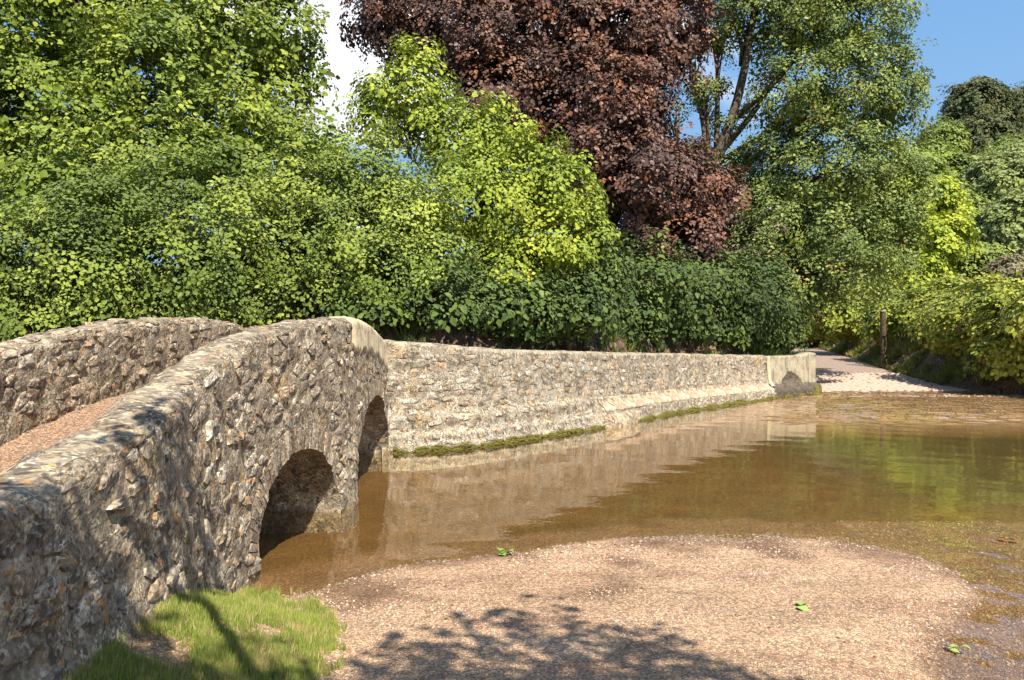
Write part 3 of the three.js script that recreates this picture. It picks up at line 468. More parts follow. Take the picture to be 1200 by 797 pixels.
// a tree or bush: stem with limbs to every clump, leaves in sprays through the clumps' volume
function plant(kind, label, category, opt) {
  const { at: [x, z], clumps, spray, leaf, tints, dens, trunk = 0.2, fork = 0.4, bark = M.bark, size = 1, group, holes = -0.12, seed = 1, depth = 1, lump = 0.45, stems = 1, limbs = true, stray = 0.08 } = opt;
  const y0 = opt.y ?? landHeight(x, z) - 0.15, root = thing(kind, label, category, [x, y0, z], group), r = rng(seed * 7919 + 13), V = (a, b, c) => new THREE.Vector3(a, b, c);
  const loc = clumps.map(([cx, cy, cz, rx, ry, rz]) => ({ c: V(cx - x, cy - y0, cz - z), rx, ry, rz: (rz ?? Math.min(rx, ry * 1.2)) * depth }));
  const mid = loc.reduce((a, k) => a.add(k.c), V(0, 0, 0)).divideScalar(loc.length), forkY = Math.max(0.3, mid.y * fork);
  const lean = V(mid.x * 0.35, forkY, mid.z * 0.35), tall = V(mid.x * 0.8, Math.max(...loc.map((k) => k.c.y)) * 0.92, mid.z * 0.8);
  const tp = [V(0, -0.3, 0), V(lean.x * 0.3 + (r() - 0.5) * trunk, forkY * 0.5, lean.z * 0.3), lean, V(lerp(lean.x, tall.x, 0.5) + (r() - 0.5) * trunk * 3, lerp(forkY, tall.y, 0.5), lerp(lean.z, tall.z, 0.5)), tall];
  mesh(stems > 1 ? 'stem' : 'trunk', tube(tp, trunk * 1.15, trunk * 0.18, 16, 9), bark, root);
  const tc = new THREE.CatmullRomCurve3(tp);
  if (limbs) for (const k of loc) {
    const u = clamp(0.35 + 0.45 * (k.c.y - forkY) / Math.max(1, tall.y - forkY) * 0.7, 0.3, 0.8), s = tc.getPoint(u), m = s.clone().lerp(k.c, 0.5).add(V((r() - 0.5) * 0.5, -0.12 * s.distanceTo(k.c), (r() - 0.5) * 0.5));
    const R = trunk * (stems > 1 ? 0.5 : 0.42);
    mesh(stems > 1 ? 'stem' : 'limb', tube([s, m, k.c, k.c.clone().add(V((r() - 0.5) * k.rx * 0.6, k.ry * 0.7, (r() - 0.5) * k.rz * 0.6))], R, R * 0.16, 10, 6), bark, root);
    for (let q = 0; q < (opt.branches ?? 3); q++) { const e = V((r() - 0.5) * 2 * k.rx, (r() - 0.3) * 1.3 * k.ry, (r() - 0.5) * 2 * k.rz).multiplyScalar(0.8).add(k.c), b = k.c.clone().lerp(s, 0.15 + 0.3 * r()); mesh('branch', tube([b, b.clone().lerp(e, 0.5).add(V(0, 0.1 * k.ry, 0)), e], R * 0.4, R * 0.08, 6, 5), bark, root); }
  }
  const M4 = new THREE.Matrix4(), q = new THREE.Quaternion(), q2 = new THREE.Quaternion(), up = V(0, 1, 0), sc = V(1, 1, 1), mats = [], cols = [], col = new THREE.Color(), nrm = V(0, 0, 0);
  const leafAt = (p, dir) => {
    const wp = V(p.x + x, p.y + y0, p.z + z);
    nrm.copy(dir).multiplyScalar(0.75).add(V((r() - 0.5) * 0.9, 0.45 + (r() - 0.5) * 0.7, (r() - 0.5) * 0.9)).normalize();
    q.setFromUnitVectors(up, nrm); q2.setFromAxisAngle(up, r() * 6.283); q.multiply(q2); const s = size * (0.6 + 0.75 * r()); sc.set(s, s, s); mats.push(M4.compose(p, q, sc).toArray());
    const h = clamp(0.5 + 0.9 * fbm(wp.x * 0.55, wp.y * 0.55, wp.z * 0.55 + seed, 3) + 0.7 * (r() - 0.5)), a = tints[h < 0.5 ? 0 : 1], b = tints[h < 0.5 ? 1 : 2], u = h < 0.5 ? h * 2 : h * 2 - 1; let c = a.map((v, w) => lerp(v, b[w], u)); if (opt.odd && r() < opt.odd[1]) c = opt.odd[0]; cols.push(c);
  };
  for (const k of loc) {
    const shoots = Math.round((opt.shoots ?? 7) * Math.max(1, k.rx * k.ry));
    for (let i = 0; i < shoots; i++) { // young shoots that stand out of the mass
      const d = V(r() * 2 - 1, r() * 1.6 - 0.45, r() * 2 - 1).normalize(), p = V(d.x * k.rx, d.y * k.ry, d.z * k.rz).multiplyScalar(0.92).add(k.c), g = d.clone().multiplyScalar(0.8).add(V((r() - 0.5) * 0.6, 0.55 * r() + (opt.droop ? -0.7 : 0.1), (r() - 0.5) * 0.6)).normalize(), len = (0.25 + 0.55 * r()) * size * (opt.shootLen ?? 1), m = Math.ceil(len / (0.1 * size));
      for (let j = 0; j <= m; j++) { const at = p.clone().addScaledVector(g, len * j / m).add(V((r() - 0.5) * 0.1, (r() - 0.5) * 0.1, (r() - 0.5) * 0.1).multiplyScalar(size)); if (at.y > 0.05) leafAt(at, d); }
    }
    const n = Math.round(dens * 4.19 * (k.rx * k.ry + k.rx * k.rz + k.ry * k.rz) / 1);
    for (let i = 0; i < n; i++) {
      let d = V(r() * 2 - 1, r() * 2 - 1, r() * 2 - 1); while (d.lengthSq() > 1 || d.lengthSq() < 0.01) d.set(r() * 2 - 1, r() * 2 - 1, r() * 2 - 1); d.normalize();
      const lumpy = 1 + lump * fbm(d.x * 1.7 + k.c.x * 3, d.y * 1.7 + k.c.y * 3, d.z * 1.7 + k.c.z, 3) * 2;
      const t = (r() < stray ? 1 + 0.28 * r() : 1 - 0.5 * r() ** 1.6) * lumpy, p = V(d.x * k.rx * t, d.y * k.ry * t, d.z * k.rz * t).add(k.c), wp = V(p.x + x, p.y + y0, p.z + z), f = (opt.holeScale ?? 1.7) / Math.max(0.8, size);
      if (fbm(wp.x * f, wp.y * f, wp.z * f, 2) < holes - 0.15 * (r() - 0.5)) continue;
      if (p.y < 0.05) continue;
      leafAt(p, nrm.set(d.x / k.rx, d.y / k.ry, d.z / k.rz).normalize().clone());
    }
  }
  const crown = new THREE.InstancedMesh(SPRAY[spray], leaf, mats.length); crown.name = stems > 1 ? 'foliage' : 'crown'; crown.castShadow = crown.receiveShadow = true;
  mats.forEach((m, i) => { crown.setMatrixAt(i, M4.fromArray(m)); crown.setColorAt(i, col.setRGB(...cols[i])); }); root.add(crown); stuff(crown);
  plant.count = (plant.count ?? 0) + mats.length; return root;
}
const G = { // leaf colours: duller, usual, brighter
  haw: [[0.07, 0.11, 0.015], [0.165, 0.225, 0.028], [0.33, 0.38, 0.055]], syc: [[0.075, 0.115, 0.013], [0.165, 0.23, 0.022], [0.32, 0.37, 0.04]], maple: [[0.13, 0.19, 0.016], [0.24, 0.31, 0.024], [0.38, 0.41, 0.038]], dark: [[0.035, 0.065, 0.012], [0.065, 0.11, 0.018], [0.13, 0.18, 0.028], [-3.0,6.9,-21.2,1.2,1.1], [-2.0,6.2,-20.8,1.1,0.9], [-3.9,6.6,-21.0,0.9,0.8]],
  copper: [[0.058, 0.030, 0.024], [0.105, 0.054, 0.040], [0.22, 0.092, 0.048]], oak: [[0.075, 0.12, 0.022], [0.15, 0.205, 0.034], [0.27, 0.32, 0.052]], laurel: [[0.026, 0.048, 0.009], [0.05, 0.088, 0.013], [0.12, 0.17, 0.022]], hedge: [[0.12, 0.165, 0.02], [0.25, 0.295, 0.032], [0.42, 0.43, 0.05]],
  lime: [[0.22, 0.30, 0.018], [0.34, 0.40, 0.022], [0.44, 0.46, 0.035]], hill: [[0.12, 0.17, 0.028], [0.20, 0.26, 0.038], [0.28, 0.33, 0.05]], hillDark: [[0.05, 0.08, 0.024], [0.09, 0.11, 0.03], [0.15, 0.14, 0.036]], willow: [[0.15, 0.19, 0.06], [0.22, 0.265, 0.075], [0.30, 0.34, 0.09]], heath: [[0.16, 0.13, 0.08], [0.23, 0.19, 0.11], [0.30, 0.26, 0.13]],
};
const C = {
sycamore: [[-13.2,10.4,-22.0,1.97,1.74], [-11.3,11.0,-22.3,2.00,1.64], [-12.2,8.2,-21.5,2.15,1.70], [-9.5,8.8,-21.0,1.66,1.44], [-12.5,6.0,-20.0,1.68,1.37], [-10.4,6.6,-20.5,1.73,1.29], [-9.3,11.0,-23.0,1.57,1.45], [-12.3,13.5,-23.0,2.91,1.69], [-14.8,8.7,-21.0,1.99,2.43], [-8.9,6.6,-20.0,1.5,1.1], [-10.2,5.4,-18.9,1.6,1.0]],
hazel: [[-7.8,10.0,-22.0,1.44,1.44], [-6.7,10.6,-22.5,1.18,1.30], [-6.4,8.8,-22.0,0.9,1.2], [-7.5,7.8,-21.0,1.44,1.22], [-7.0,12.6,-23.0,1.26,1.33], [-5.8,7.2,-21.3,0.85,0.9], [-5.5,9.6,-22.5,0.25,1.2], [-6.9,6.2,-19.8,1.5,1.0], [-5.0,6.6,-20.6,1.1,0.9]],
haw1: [[-9.7,3.9,-16.5,1.39,1.13], [-8.4,3.3,-16.2,1.28,1.02], [-9.5,2.6,-15.9,1.42,0.84], [-8.4,4.7,-17.0,1.25,0.98], [-10.9,3.3,-16.0,1.35,1.52]],
haw2: [[-7.6,5.2,-18.0,1.23,1.04], [-6.9,3.6,-17.2,1.36,1.18], [-7.6,2.8,-16.9,1.25,0.80], [-6.0,4.1,-17.6,1.20,1.20], [-6.1,2.9,-17.2,1.18,0.72]],
haw3: [[-5.0,5.4,-19.0,1.30,1.10], [-5.2,3.9,-18.3,1.25,1.06], [-3.9,4.3,-18.5,1.27,1.17], [-4.4,3.1,-18.0,1.23,0.85]],
haw4: [[-2.5,5.0,-19.2,1.21,1.01], [-2.1,4.0,-19.0,1.10,0.96], [-3.1,3.5,-18.3,1.25,0.92], [-3.6,5.9,-19.5,1.13,0.92]],
maple: [[-3.6,8.3,-22.0,0.6,1.15], [-2.6,8.8,-22.0,0.97,1.11], [-1.4,7.5,-22.0,1.27,1.11], [-0.1,6.7,-21.8,1.19,1.03], [0.9,5.9,-21.6,1.14,0.95], [1.8,6.1,-22.0,0.51,0.93], [-0.9,5.6,-20.9,1.43,1.21], [0.8,4.5,-21.2,1.38,1.07], [2.0,4.6,-21.6,0.64,0.91], [-0.2,3.8,-20.8,1.31,0.88]],
dark1: [[-3.0,2.6,-17.9,1.13,0.53], [-1.9,2.8,-18.4,1.07,0.68]],
dark2: [[-0.8,2.9,-19.2,1.11,0.71], [0.3,2.8,-19.9,1.05,0.67]],
dark3: [[1.5,3.0,-21.0,1.06,0.84], [2.3,3.7,-22.0,0.97,0.93]],
copper: [[-4.5,15.2,-33.0,2.01,2.01], [-1.7,14.2,-32.0,2.63,2.29], [1.4,14.9,-33.0,2.71,2.61], [4.2,14.5,-33.0,2.36,2.36], [6.3,14.4,-33.0,1.75,2.3], [-0.3,11.2,-31.0,2.35,1.79], [2.7,11.0,-31.5,2.49,2.06], [4.7,11.6,-32.0,1.7,1.8], [5.4,7.9,-31.0,2.45,2.02], [3.3,8.7,-31.0,2.02,1.79], [7.5,7.3,-31.5,1.26,1.72], [6.0,5.8,-31.0,2.12,1.47], [0.0,18.5,-34.0,4.29,2.51], [5.0,18.5,-34.0,3.58,2.15], [4.0,11.1,-34.5,2.4,3.6]],
oak: [[11.5,17.6,-39.0,2.38,2.26], [14.0,17.6,-38.0,2.60,2.32], [16.4,16.8,-38.0,2.00,2.20], [13.2,13.4,-37.5,2.0,2.0], [15.6,13.3,-37.0,2.53,2.14], [17.8,12.7,-37.5,1.42,1.78], [12.7,10.0,-38.0,1.9,1.7], [14.2,9.7,-36.5,2.50,2.11], [17.2,9.2,-37.0,1.64,2.14], [11.7,7.1,-37.0,2.14,1.75], [14.4,6.4,-36.0,2.20,1.82], [17.1,6.4,-36.5,1.23,1.73], [12.5,4.6,-35.5,2.06,1.20], [14.5,4.7,-34.0,1.50,1.00], [12.3,20.5,-39.0,3.28,2.05], [16.2,19.8,-38.5,2.84,2.03], [10.5,8.7,-38.5,1.22,1.42], [9.4,14.0,-39.3,0.9,0.6], [8.7,15.7,-39.5,0.8,0.7], [10.4,12.2,-39.0,0.9,0.6], [7.7,12.9,-39.6,0.7,0.5], [10.0,17.2,-39.5,1.2,0.8], [10.6,10.4,-38.6,0.9,0.6], [8.9,11.0,-39.0,0.6,0.45]],
laur1: [[3.4,2.8,-26.0,1.51,1.15], [4.5,3.9,-27.0,1.42,1.08]],
laur2: [[5.9,3.0,-28.7,1.66,1.45], [7.1,4.1,-30.0,1.58,1.20]],
laur3: [[8.3,3.1,-31.0,1.70,1.57], [9.6,4.1,-32.0,1.35,1.18]],
laur4: [[10.9,3.0,-34.0,1.22,1.50], [12.3,4.1,-36.0,1.06,1.14]],
hr1: [[19.9,1.8,-31.5,1.6,1.6], [20.6,2.5,-29.6,1.9,1.9], [20.2,3.1,-33.0,1.5,1.1], [21.5,1.4,-27.6,1.6,1.3], [19.6,1.0,-32.6,1.0,0.8]],
hr2: [[20.1,2.7,-36.0,1.7,1.25], [21.3,3.7,-36.5,1.54,0.85], [21.6,2.7,-38.9,1.4,1.1]],
hr3: [[22.4,3.2,-42.6,1.7,1.38], [23.2,4.3,-43.6,1.68,0.80], [21.8,3.0,-46.5,1.6,1.2]],
hr4: [[22.3,3.5,-53.0,2.68,1.67], [23.6,4.8,-54.0,2.27,1.14]],
hr5: [[24.3,3.5,-64.0,2.29,1.89], [24.3,4.7,-68.0,2.15,2.15]],
lime: [[30.2,12.3,-60.0,2.40,1.77], [30.0,8.9,-58.0,2.44,1.83], [27.5,6.3,-56.0,2.12,1.41], [28.3,10.3,-59.0,1.74,1.74], [32.1,11.5,-61.0,1.67,1.54]],
h1: [[68.8,35.7,-120.0,4.04,4.29], [67.1,30.1,-118.0,4.47,3.73], [69.9,32.9,-119.0,3.13,3.76]],
h2: [[78.3,36.4,-125.0,3.42,3.95], [79.6,31.6,-124.0,4.70,5.22]],
h3: [[52.6,22.2,-100.0,4.00,2.53], [53.6,19.7,-98.0,3.09,2.27]],
h4: [[52.8,17.9,-88.0,3.89,3.33], [56.4,20.2,-90.0,3.32,3.03]],
h5: [[46.4,14.0,-84.0,3.36,2.48], [47.5,12.1,-82.0,3.28,2.24]],
h6: [[48.4,12.3,-78.0,2.96,3.12]],
h7: [[59.5,28.5,-112.0,2.59,3.07], [56.7,25.9,-110.0,2.32,2.55]],
h10: [[45.4,20.4,-92.0,3.2,2.4], [43.2,15.0,-90.0,3.4,3.0]],
h11: [[64.6,24.4,-104.0,4.2,3.0], [61.6,23.0,-103.0,3.2,2.6]],
h8: [[35.2,7.2,-62.0,2.74,1.57], [36.3,6.3,-60.0,1.89,1.14]],
h9: [[35.3,6.6,-57.0,1.56,1.20]],
};
const HAW = 'hawthorn bushes on the far bank';
plant('sycamore_tree', 'tall broad-leaved green tree rising behind the far parapet, its top cut off', 'tree', { at: [-11.6, -22], clumps: C.sycamore, spray: 'broad', leaf: LEAF.soft, tints: G.syc, dens: 24, trunk: 0.22, seed: 1, size: 1.0, holes: -0.03, holeScale: 1.1 });
plant('hazel_tree', 'slim green tree with upright shoots beside the white sky gap', 'tree', { at: [-7.2, -22.2], clumps: C.hazel, spray: 'broad', leaf: LEAF.soft, tints: G.syc, dens: 24, trunk: 0.13, seed: 2, holes: -0.02, shoots: 3, holeScale: 1.2 });
plant('hawthorn_bush', 'hawthorn bush overhanging the low end of the far parapet', 'bush', { at: [-9.3, -16.8], clumps: C.haw1, spray: 'haw', leaf: LEAF.soft, tints: G.haw, dens: 46, trunk: 0.08, stems: 3, seed: 3, group: HAW, holes: -0.045 });
plant('hawthorn_bush', 'hawthorn bush with dark hollow of bare stems above the middle of the far parapet', 'bush', { at: [-6.9, -17.6], clumps: C.haw2, spray: 'haw', leaf: LEAF.soft, tints: G.haw, dens: 46, trunk: 0.08, stems: 3, seed: 4, group: HAW, holes: -0.02 });
plant('hawthorn_bush', 'hawthorn bush below the white sky gap, behind the crown of the bridge', 'bush', { at: [-4.6, -18.6], clumps: C.haw3, spray: 'haw', leaf: LEAF.soft, tints: G.haw, dens: 46, trunk: 0.08, stems: 3, seed: 5, group: HAW, holes: -0.045 });
plant('hawthorn_bush', 'rounded grey-green hawthorn bush in front of the bright yellow-green maple', 'bush', { at: [-2.8, -19], clumps: C.haw4, spray: 'haw', leaf: LEAF.soft, tints: G.haw.map((c) => c.map((v) => v * 1.1)), dens: 42, trunk: 0.08, stems: 3, seed: 6, group: HAW, holes: -0.09 });
plant('field_maple', 'bright yellow-green young maple tree sloping down beside the copper tree', 'tree', { at: [-0.8, -22], clumps: C.maple, spray: 'maple', leaf: LEAF.soft, tints: G.maple, dens: 29, trunk: 0.14, seed: 7, holes: -0.06 });
const SH = 'dark shrubs above the river wall';
plant('ivy_shrub', 'low dark shrub behind the cream render patch of the bridge', 'shrub', { at: [-2.4, -18.3], clumps: C.dark1, spray: 'laurel', leaf: LEAF.dark, tints: G.dark, dens: 40, trunk: 0.05, stems: 3, seed: 8, group: SH });
plant('ivy_shrub', 'low dark shrub under the yellow-green maple above the red earth bank', 'shrub', { at: [-0.2, -19.6], clumps: C.dark2, spray: 'laurel', leaf: LEAF.dark, tints: G.dark, dens: 40, trunk: 0.05, stems: 3, seed: 9, group: SH });
plant('ivy_shrub', 'low dark shrub between the yellow-green maple and the laurel hedge', 'shrub', { at: [1.9, -21.6], clumps: C.dark3, spray: 'laurel', leaf: LEAF.dark, tints: G.dark, dens: 40, trunk: 0.05, stems: 3, seed: 10, group: SH });
plant('copper_maple', 'huge copper maple tree with dark purple-red leaves', 'tree', { at: [4.4, -34.5], clumps: C.copper, spray: 'copper', leaf: LEAF.copper, tints: G.copper, dens: 22, trunk: 0.42, fork: 0.3, seed: 11, holes: 0.015, holeScale: 0.9, depth: 1.15, odd: [[0.20, 0.075, 0.03], 0.06], branches: 5 });
plant('oak_tree', 'tall green oak tree with pale forked limbs beside the copper tree', 'tree', { at: [6.9, -39.8], clumps: C.oak, spray: 'oak', leaf: LEAF.gloss, tints: G.oak, dens: 16, trunk: 0.42, fork: 0.62, bark: M.paleBark, seed: 12, holes: 0.0, holeScale: 0.9, depth: 1.1, odd: [[0.30, 0.22, 0.04], 0.012], branches: 6 });
const LH = 'laurel bushes behind the river wall';
[['laur1', [3.9, -26.6], 'dark glossy laurel bush directly under the low copper boughs, next to the low shrubs'], ['laur2', [6.5, -29.4], 'dark glossy laurel bush under the hanging tip of the copper tree'], ['laur3', [8.9, -31.6], 'dark glossy laurel bush behind the joint of wall and rendered pier'], ['laur4', [11.4, -35], 'dark glossy laurel bush at the edge of the lane beside the rendered pier']].forEach(([k, at, l], i) => plant('laurel_bush', l, 'bush', { at, clumps: C[k], spray: 'laurel', leaf: LEAF.dark, tints: G.laurel, dens: 32, trunk: 0.07, stems: 3, seed: 20 + i, group: LH, size: 1.15, holes: -0.06, lump: 0.7 }));
const RH = 'hedge bushes along the lane';
[['hr1', [19.9, -32], 'leafy hedge bush overhanging the edge of the stream by the ford'], ['hr2', [20.6, -36.5], 'hedge bush above the brown earth bank beside the cobbled ramp'], ['hr3', [21, -41.8], 'hedge bush beside the wooden post on the lane'], ['hr4', [22.9, -53.2], 'yellowish hedge bush along the lane beyond the wooden post'], ['hr5', [24.8, -65], 'shaded hedge bush where the lane bends out of sight']].forEach(([k, at, l], i) => plant('hedge_bush', l, 'bush', { at, clumps: C[k], spray: 'hedge', leaf: LEAF.soft, tints: G.hedge, dens: 26, trunk: 0.07, stems: 3, seed: 30 + i, group: RH, size: 1.1, holes: -0.2, odd: [[0.22, 0.10, 0.03], 0.03] }));
plant('lime_tree', 'vivid yellow-green tree behind the hedge', 'tree', { at: [29.5, -59.5], clumps: C.lime, spray: 'far', leaf: LEAF.soft, tints: G.lime, dens: 10, trunk: 0.2, seed: 40, size: 0.75, holes: -0.15 });
const HT = 'trees on the far hillside';
[['h1', [68.5, -119], 'dark rounded brownish-green tree standing highest against the sky on the hill', 'hillDark', 0], ['h2', [79, -125], 'dark tree at the edge of the hilltop next to the highest rounded tree', 'hillDark', 0], ['h3', [53, -99], 'light green spreading tree behind the vivid yellow-green tree', 'syc', 0], ['h4', [54.5, -89], 'grey-green willow-like tree on the hillside', 'willow', 1], ['h5', [47, -83], 'mid-green rounded tree below the grey-green willow-like tree', 'hill', 0], ['h6', [48.4, -78], 'dull grey-green tree above the purplish heath shrub', 'willow', 0], ['h7', [58, -111], 'small green tree between the oak and the highest hilltop tree', 'hill', 0], ['h10', [43.6, -92], 'pale green tree filling the slope directly over the vivid yellow-green tree', 'hill', 0], ['h11', [63, -104], 'yellowish green tree at the foot of the two dark hilltop trees', 'syc', 0], ['h8', [35.7, -61], 'wide low green tree around the utility pole', 'hill', 0]].forEach(([k, at, l, tint], i) => plant('hillside_tree', l, 'tree', { at, clumps: C[k], spray: 'far', leaf: LEAF.soft, tints: G[tint], dens: 6, trunk: 0.25, seed: 50 + i, size: 1.0, group: HT, holes: -0.25, branches: 1 }));
plant('heath_shrub', 'purplish brown faded shrub at the far side of the hedge', 'shrub', { at: [35.3, -57], clumps: C.h9, spray: 'far', leaf: LEAF.soft, tints: G.heath, dens: 12, trunk: 0.08, stems: 3, seed: 70, size: 0.6 });
// trees that fill the slope behind and the one that shades the near bank
plant('shade_tree', 'leafy tree out of view that shades the gravel and the near wall', 'tree', { at: [4.4, 4.5], clumps: [[1.8, 6.6, -0.3, 0.8, 0.5, 0.5], [0.9, 6.3, -0.15, 0.6, 0.4, 0.45], [2.9, 6.7, -0.45, 0.7, 0.45, 0.45], [3.7, 6.8, 0.15, 0.6, 0.4, 0.45], [4.5, 6.9, 0.7, 0.5, 0.4, 0.4], [2.4, 6.7, -0.95, 0.25, 0.2, 0.2], [0.0, 5.6, -0.05, 0.4, 0.25, 0.3], [-0.9, 5.0, -1.05, 0.3, 0.24, 0.28], [-1.0, 5.1, -0.45, 0.35, 0.25, 0.3], [-0.8, 5.6, -2.25, 0.12, 0.1, 0.22], [1.9, 8, 2.35, 2.2, 1.4, 1.6], [1.7, 6.8, 0.65, 1.4, 0.6, 0.6]], shoots: 3, shootLen: 0.6, branches: 2, spray: 'broad', leaf: LEAF.soft, tints: G.syc, dens: 10, trunk: 0.22, fork: 0.6, seed: 80, holes: -0.1 });

// ---------------------------------------------------------------- grass, pebbles, leaves
function scatter(name, g, m, items, label, category) {
  const o = new THREE.InstancedMesh(g, m, items.length), M4 = new THREE.Matrix4(), q = new THREE.Quaternion(), e = new THREE.Euler(), c = new THREE.Color(); o.name = numbered(name); o.castShadow = o.receiveShadow = true;
  items.forEach(({ p, rot, s, c: k }, i) => { q.setFromEuler(e.set(...rot)); o.setMatrixAt(i, M4.compose(new THREE.Vector3(...p), q, new THREE.Vector3(...s))); o.setColorAt(i, c.setRGB(...k)); }); scene.add(o); return stuff(o, label, category);
}
{
  const r = rng(404), pos = [], idx = [];
  for (let i = 0; i < 9; i++) { const a = r() * 6.283, R = 0.028 * r(), h = 0.03 + 0.045 * r(), w = 0.0028, lx = (r() - 0.5) * 0.05, lz = (r() - 0.5) * 0.05, x = Math.cos(a) * R, z = Math.sin(a) * R, b = pos.length / 3, cx = Math.cos(a * 3) * w, cz = Math.sin(a * 3) * w; pos.push(x - cx, -0.01, z - cz, x + cx, -0.01, z + cz, x - cx * 0.7 + lx * 0.4, h * 0.6, z - cz * 0.7 + lz * 0.4, x + cx * 0.7 + lx * 0.4, h * 0.6, z + cz * 0.7 + lz * 0.4, x + lx, h, z + lz); idx.push(b, b + 1, b + 2, b + 1, b + 3, b + 2, b + 2, b + 3, b + 4); }
  const g = geo(pos, idx), items = [];
  for (let i = 0; i < 60000 && items.length < 15000; i++) {
    const x = -2.35 + 1.7 * r(), d = 2.6 + 5 * r(), h = bedHeight(x, d), n = fbm(x * 2.2, d * 2.2, 1, 3);
    const b = sstep(-0.98, -2.3, x + 0.13 * (d - 5) ** 2 * (d > 5 ? 1.1 : 0.15)) * sstep(7.5, 5.6, d);
    if (b < 0.03 + 0.25 * r() * r() + 0.12 * n || n + 0.14 < 0.42 * r() - 0.04 - 0.25 * sstep(0.35, 0, x - faceX(d)) * (r() - 0.4) || x < faceX(d) + 0.06) continue;
    const k = clamp(0.5 + n * 1.2 + 0.5 * (r() - 0.5)), dry = r() < 0.2 + 0.5 * sstep(0.05, 0.3, fbm(x * 3, d * 3, 30, 2)); items.push({ p: [x, h, -d], rot: [(r() - 0.5) * 0.5, r() * 6.283, (r() - 0.5) * 0.5], s: [1, 0.7 + 0.6 * r(), 1], c: dry ? [0.50, 0.41, 0.16] : [lerp(0.17, 0.34, k), lerp(0.24, 0.40, k), lerp(0.025, 0.05, k)] });
  }
  scatter('grass', g, new THREE.MeshPhysicalMaterial({ color: 0xffffff, roughness: 0.8, transmission: 0.35, thickness: 0, side: THREE.DoubleSide }), items, 'short green and straw-coloured grass on the bank beside the bridge', 'grass');
}
{
  const r = rng(505);
  for (let v = 0; v < 3; v++) {
    const g = new THREE.IcosahedronGeometry(1, 1), p = g.attributes.position; for (let i = 0; i < p.count; i++) { const x = p.getX(i), y = p.getY(i), z = p.getZ(i), k = 1 + 0.5 * N3(x * 1.3 + v * 9, y * 1.3, z * 1.3); p.setXYZ(i, x * k, y * k * 0.55, z * k * 0.8); } g.computeVertexNormals(); g.deleteAttribute('uv');
    const items = [];
    for (let i = 0; i < 26000; i++) {
      const near = r() < 0.86, x = near ? -2.1 + 8 * r() : 6 + 14 * r(), d = near ? 3.2 + 6.6 * r() : 21 + 13 * r(), h = bedHeight(x, d), wet = h < 0.01;
      if (!near && (h < -0.09 || d > farBank(x) - 0.4)) continue; if (near && (h < -0.1 || (h < -0.02 && d > shoreD(x) && x < 3.9 && r() < 0.93))) continue;
      if (x < -1.1 && h > 0.2) continue; if (near && !wet && fbm(x * 1.1, d * 1.1, 12, 3) + 0.12 < 0.45 * r()) continue; if (!near && r() < 0.6) continue;
      const edge = near ? sstep(0.09, 0.0, Math.abs(h)) : 1, s = near ? (0.0035 + 0.006 * r() ** 2.5 + 0.011 * edge * r() ** 4 + (r() < 0.006 ? 0.010 : 0)) : 0.02 + 0.03 * r() ** 2, t = r(), q = r();
      const base = q < 0.5 ? [0.52, 0.37, 0.255] : q < 0.75 ? [0.46, 0.31, 0.22] : q < 0.92 ? [0.38, 0.31, 0.25] : [0.60, 0.49, 0.36], k = (0.5 + 0.65 * t) * (wet ? 0.62 : 1);
      items.push({ p: [x, h + s * 0.15, -d], rot: [(r() - 0.5) * 0.6, r() * 6.283, (r() - 0.5) * 0.6], s: [s, s, s], c: base.map((c) => c * k) });
    }
    scatter('pebbles', g, mat({ color: 0xffffff, roughness: 0.85 }), items, ['small pinkish pebbles scattered over the gravel bank and ford', 'tan and grey pebbles scattered over the gravel bank and ford', 'mixed little stones scattered over the gravel bank and ford'][v], 'pebbles');
  }
}
{ // rough grass and weeds on the banks of the lane and above the wall
  const r = rng(606), items = [], pos = [], idx = [], m = new THREE.Matrix4();
  for (let i = 0; i < 14; i++) { m.makeRotationFromEuler(new THREE.Euler(-1.1 + 0.7 * (r() - 0.5), r() * 6.283, 0, 'YXZ')); m.setPosition((r() - 0.5) * 0.15, 0, (r() - 0.5) * 0.15); leafInto(pos, idx, m, 0.22 + 0.2 * r(), 0.013 + 0.02 * r() * r(), 0.004); }
  const g = geo(pos, idx);
  for (let i = 0; i < 9000; i++) { const left = r() < 0.3, d = 33.5 + 36 * r() ** 1.4, rd = 0.15 + 2.2 * r(), x = roadC(d) + (left ? -1 : 1) * (roadW(d) + rd); if (fbm(x * 0.7, d * 0.7, 3, 3) < 0.25 * r() - 0.12) continue; const k = r(); items.push({ p: [x, landHeight(x, -d) - 0.02, -d], rot: [(r() - 0.5) * 0.5, r() * 6.283, (r() - 0.5) * 0.5], s: [1.1, 0.6 + 0.8 * r(), 1.1], c: k < 0.3 ? [0.34, 0.28, 0.11] : [0.09 + 0.14 * k, 0.13 + 0.15 * k, 0.03] }); }
  for (let i = 0; i < 3500; i++) { const x = -5 + 16 * r(), d = farBank(x) + 1.7 + 1.6 * r(); if (fbm(x * 0.9, d * 0.9, 3, 3) < 0.35 * r() - 0.1) continue; const k = r(); items.push({ p: [x, landHeight(x, -d) - 0.02, -d], rot: [(r() - 0.5) * 0.9, r() * 6.283, (r() - 0.5) * 0.9], s: [0.9, 0.5 + 0.6 * r(), 0.9], c: [0.06 + 0.1 * k, 0.10 + 0.11 * k, 0.022] }); }
  scatter('verge_weeds', g, LEAF.soft, items, 'rough grass and weeds on the banks beside the lane and wall', 'weeds');
}
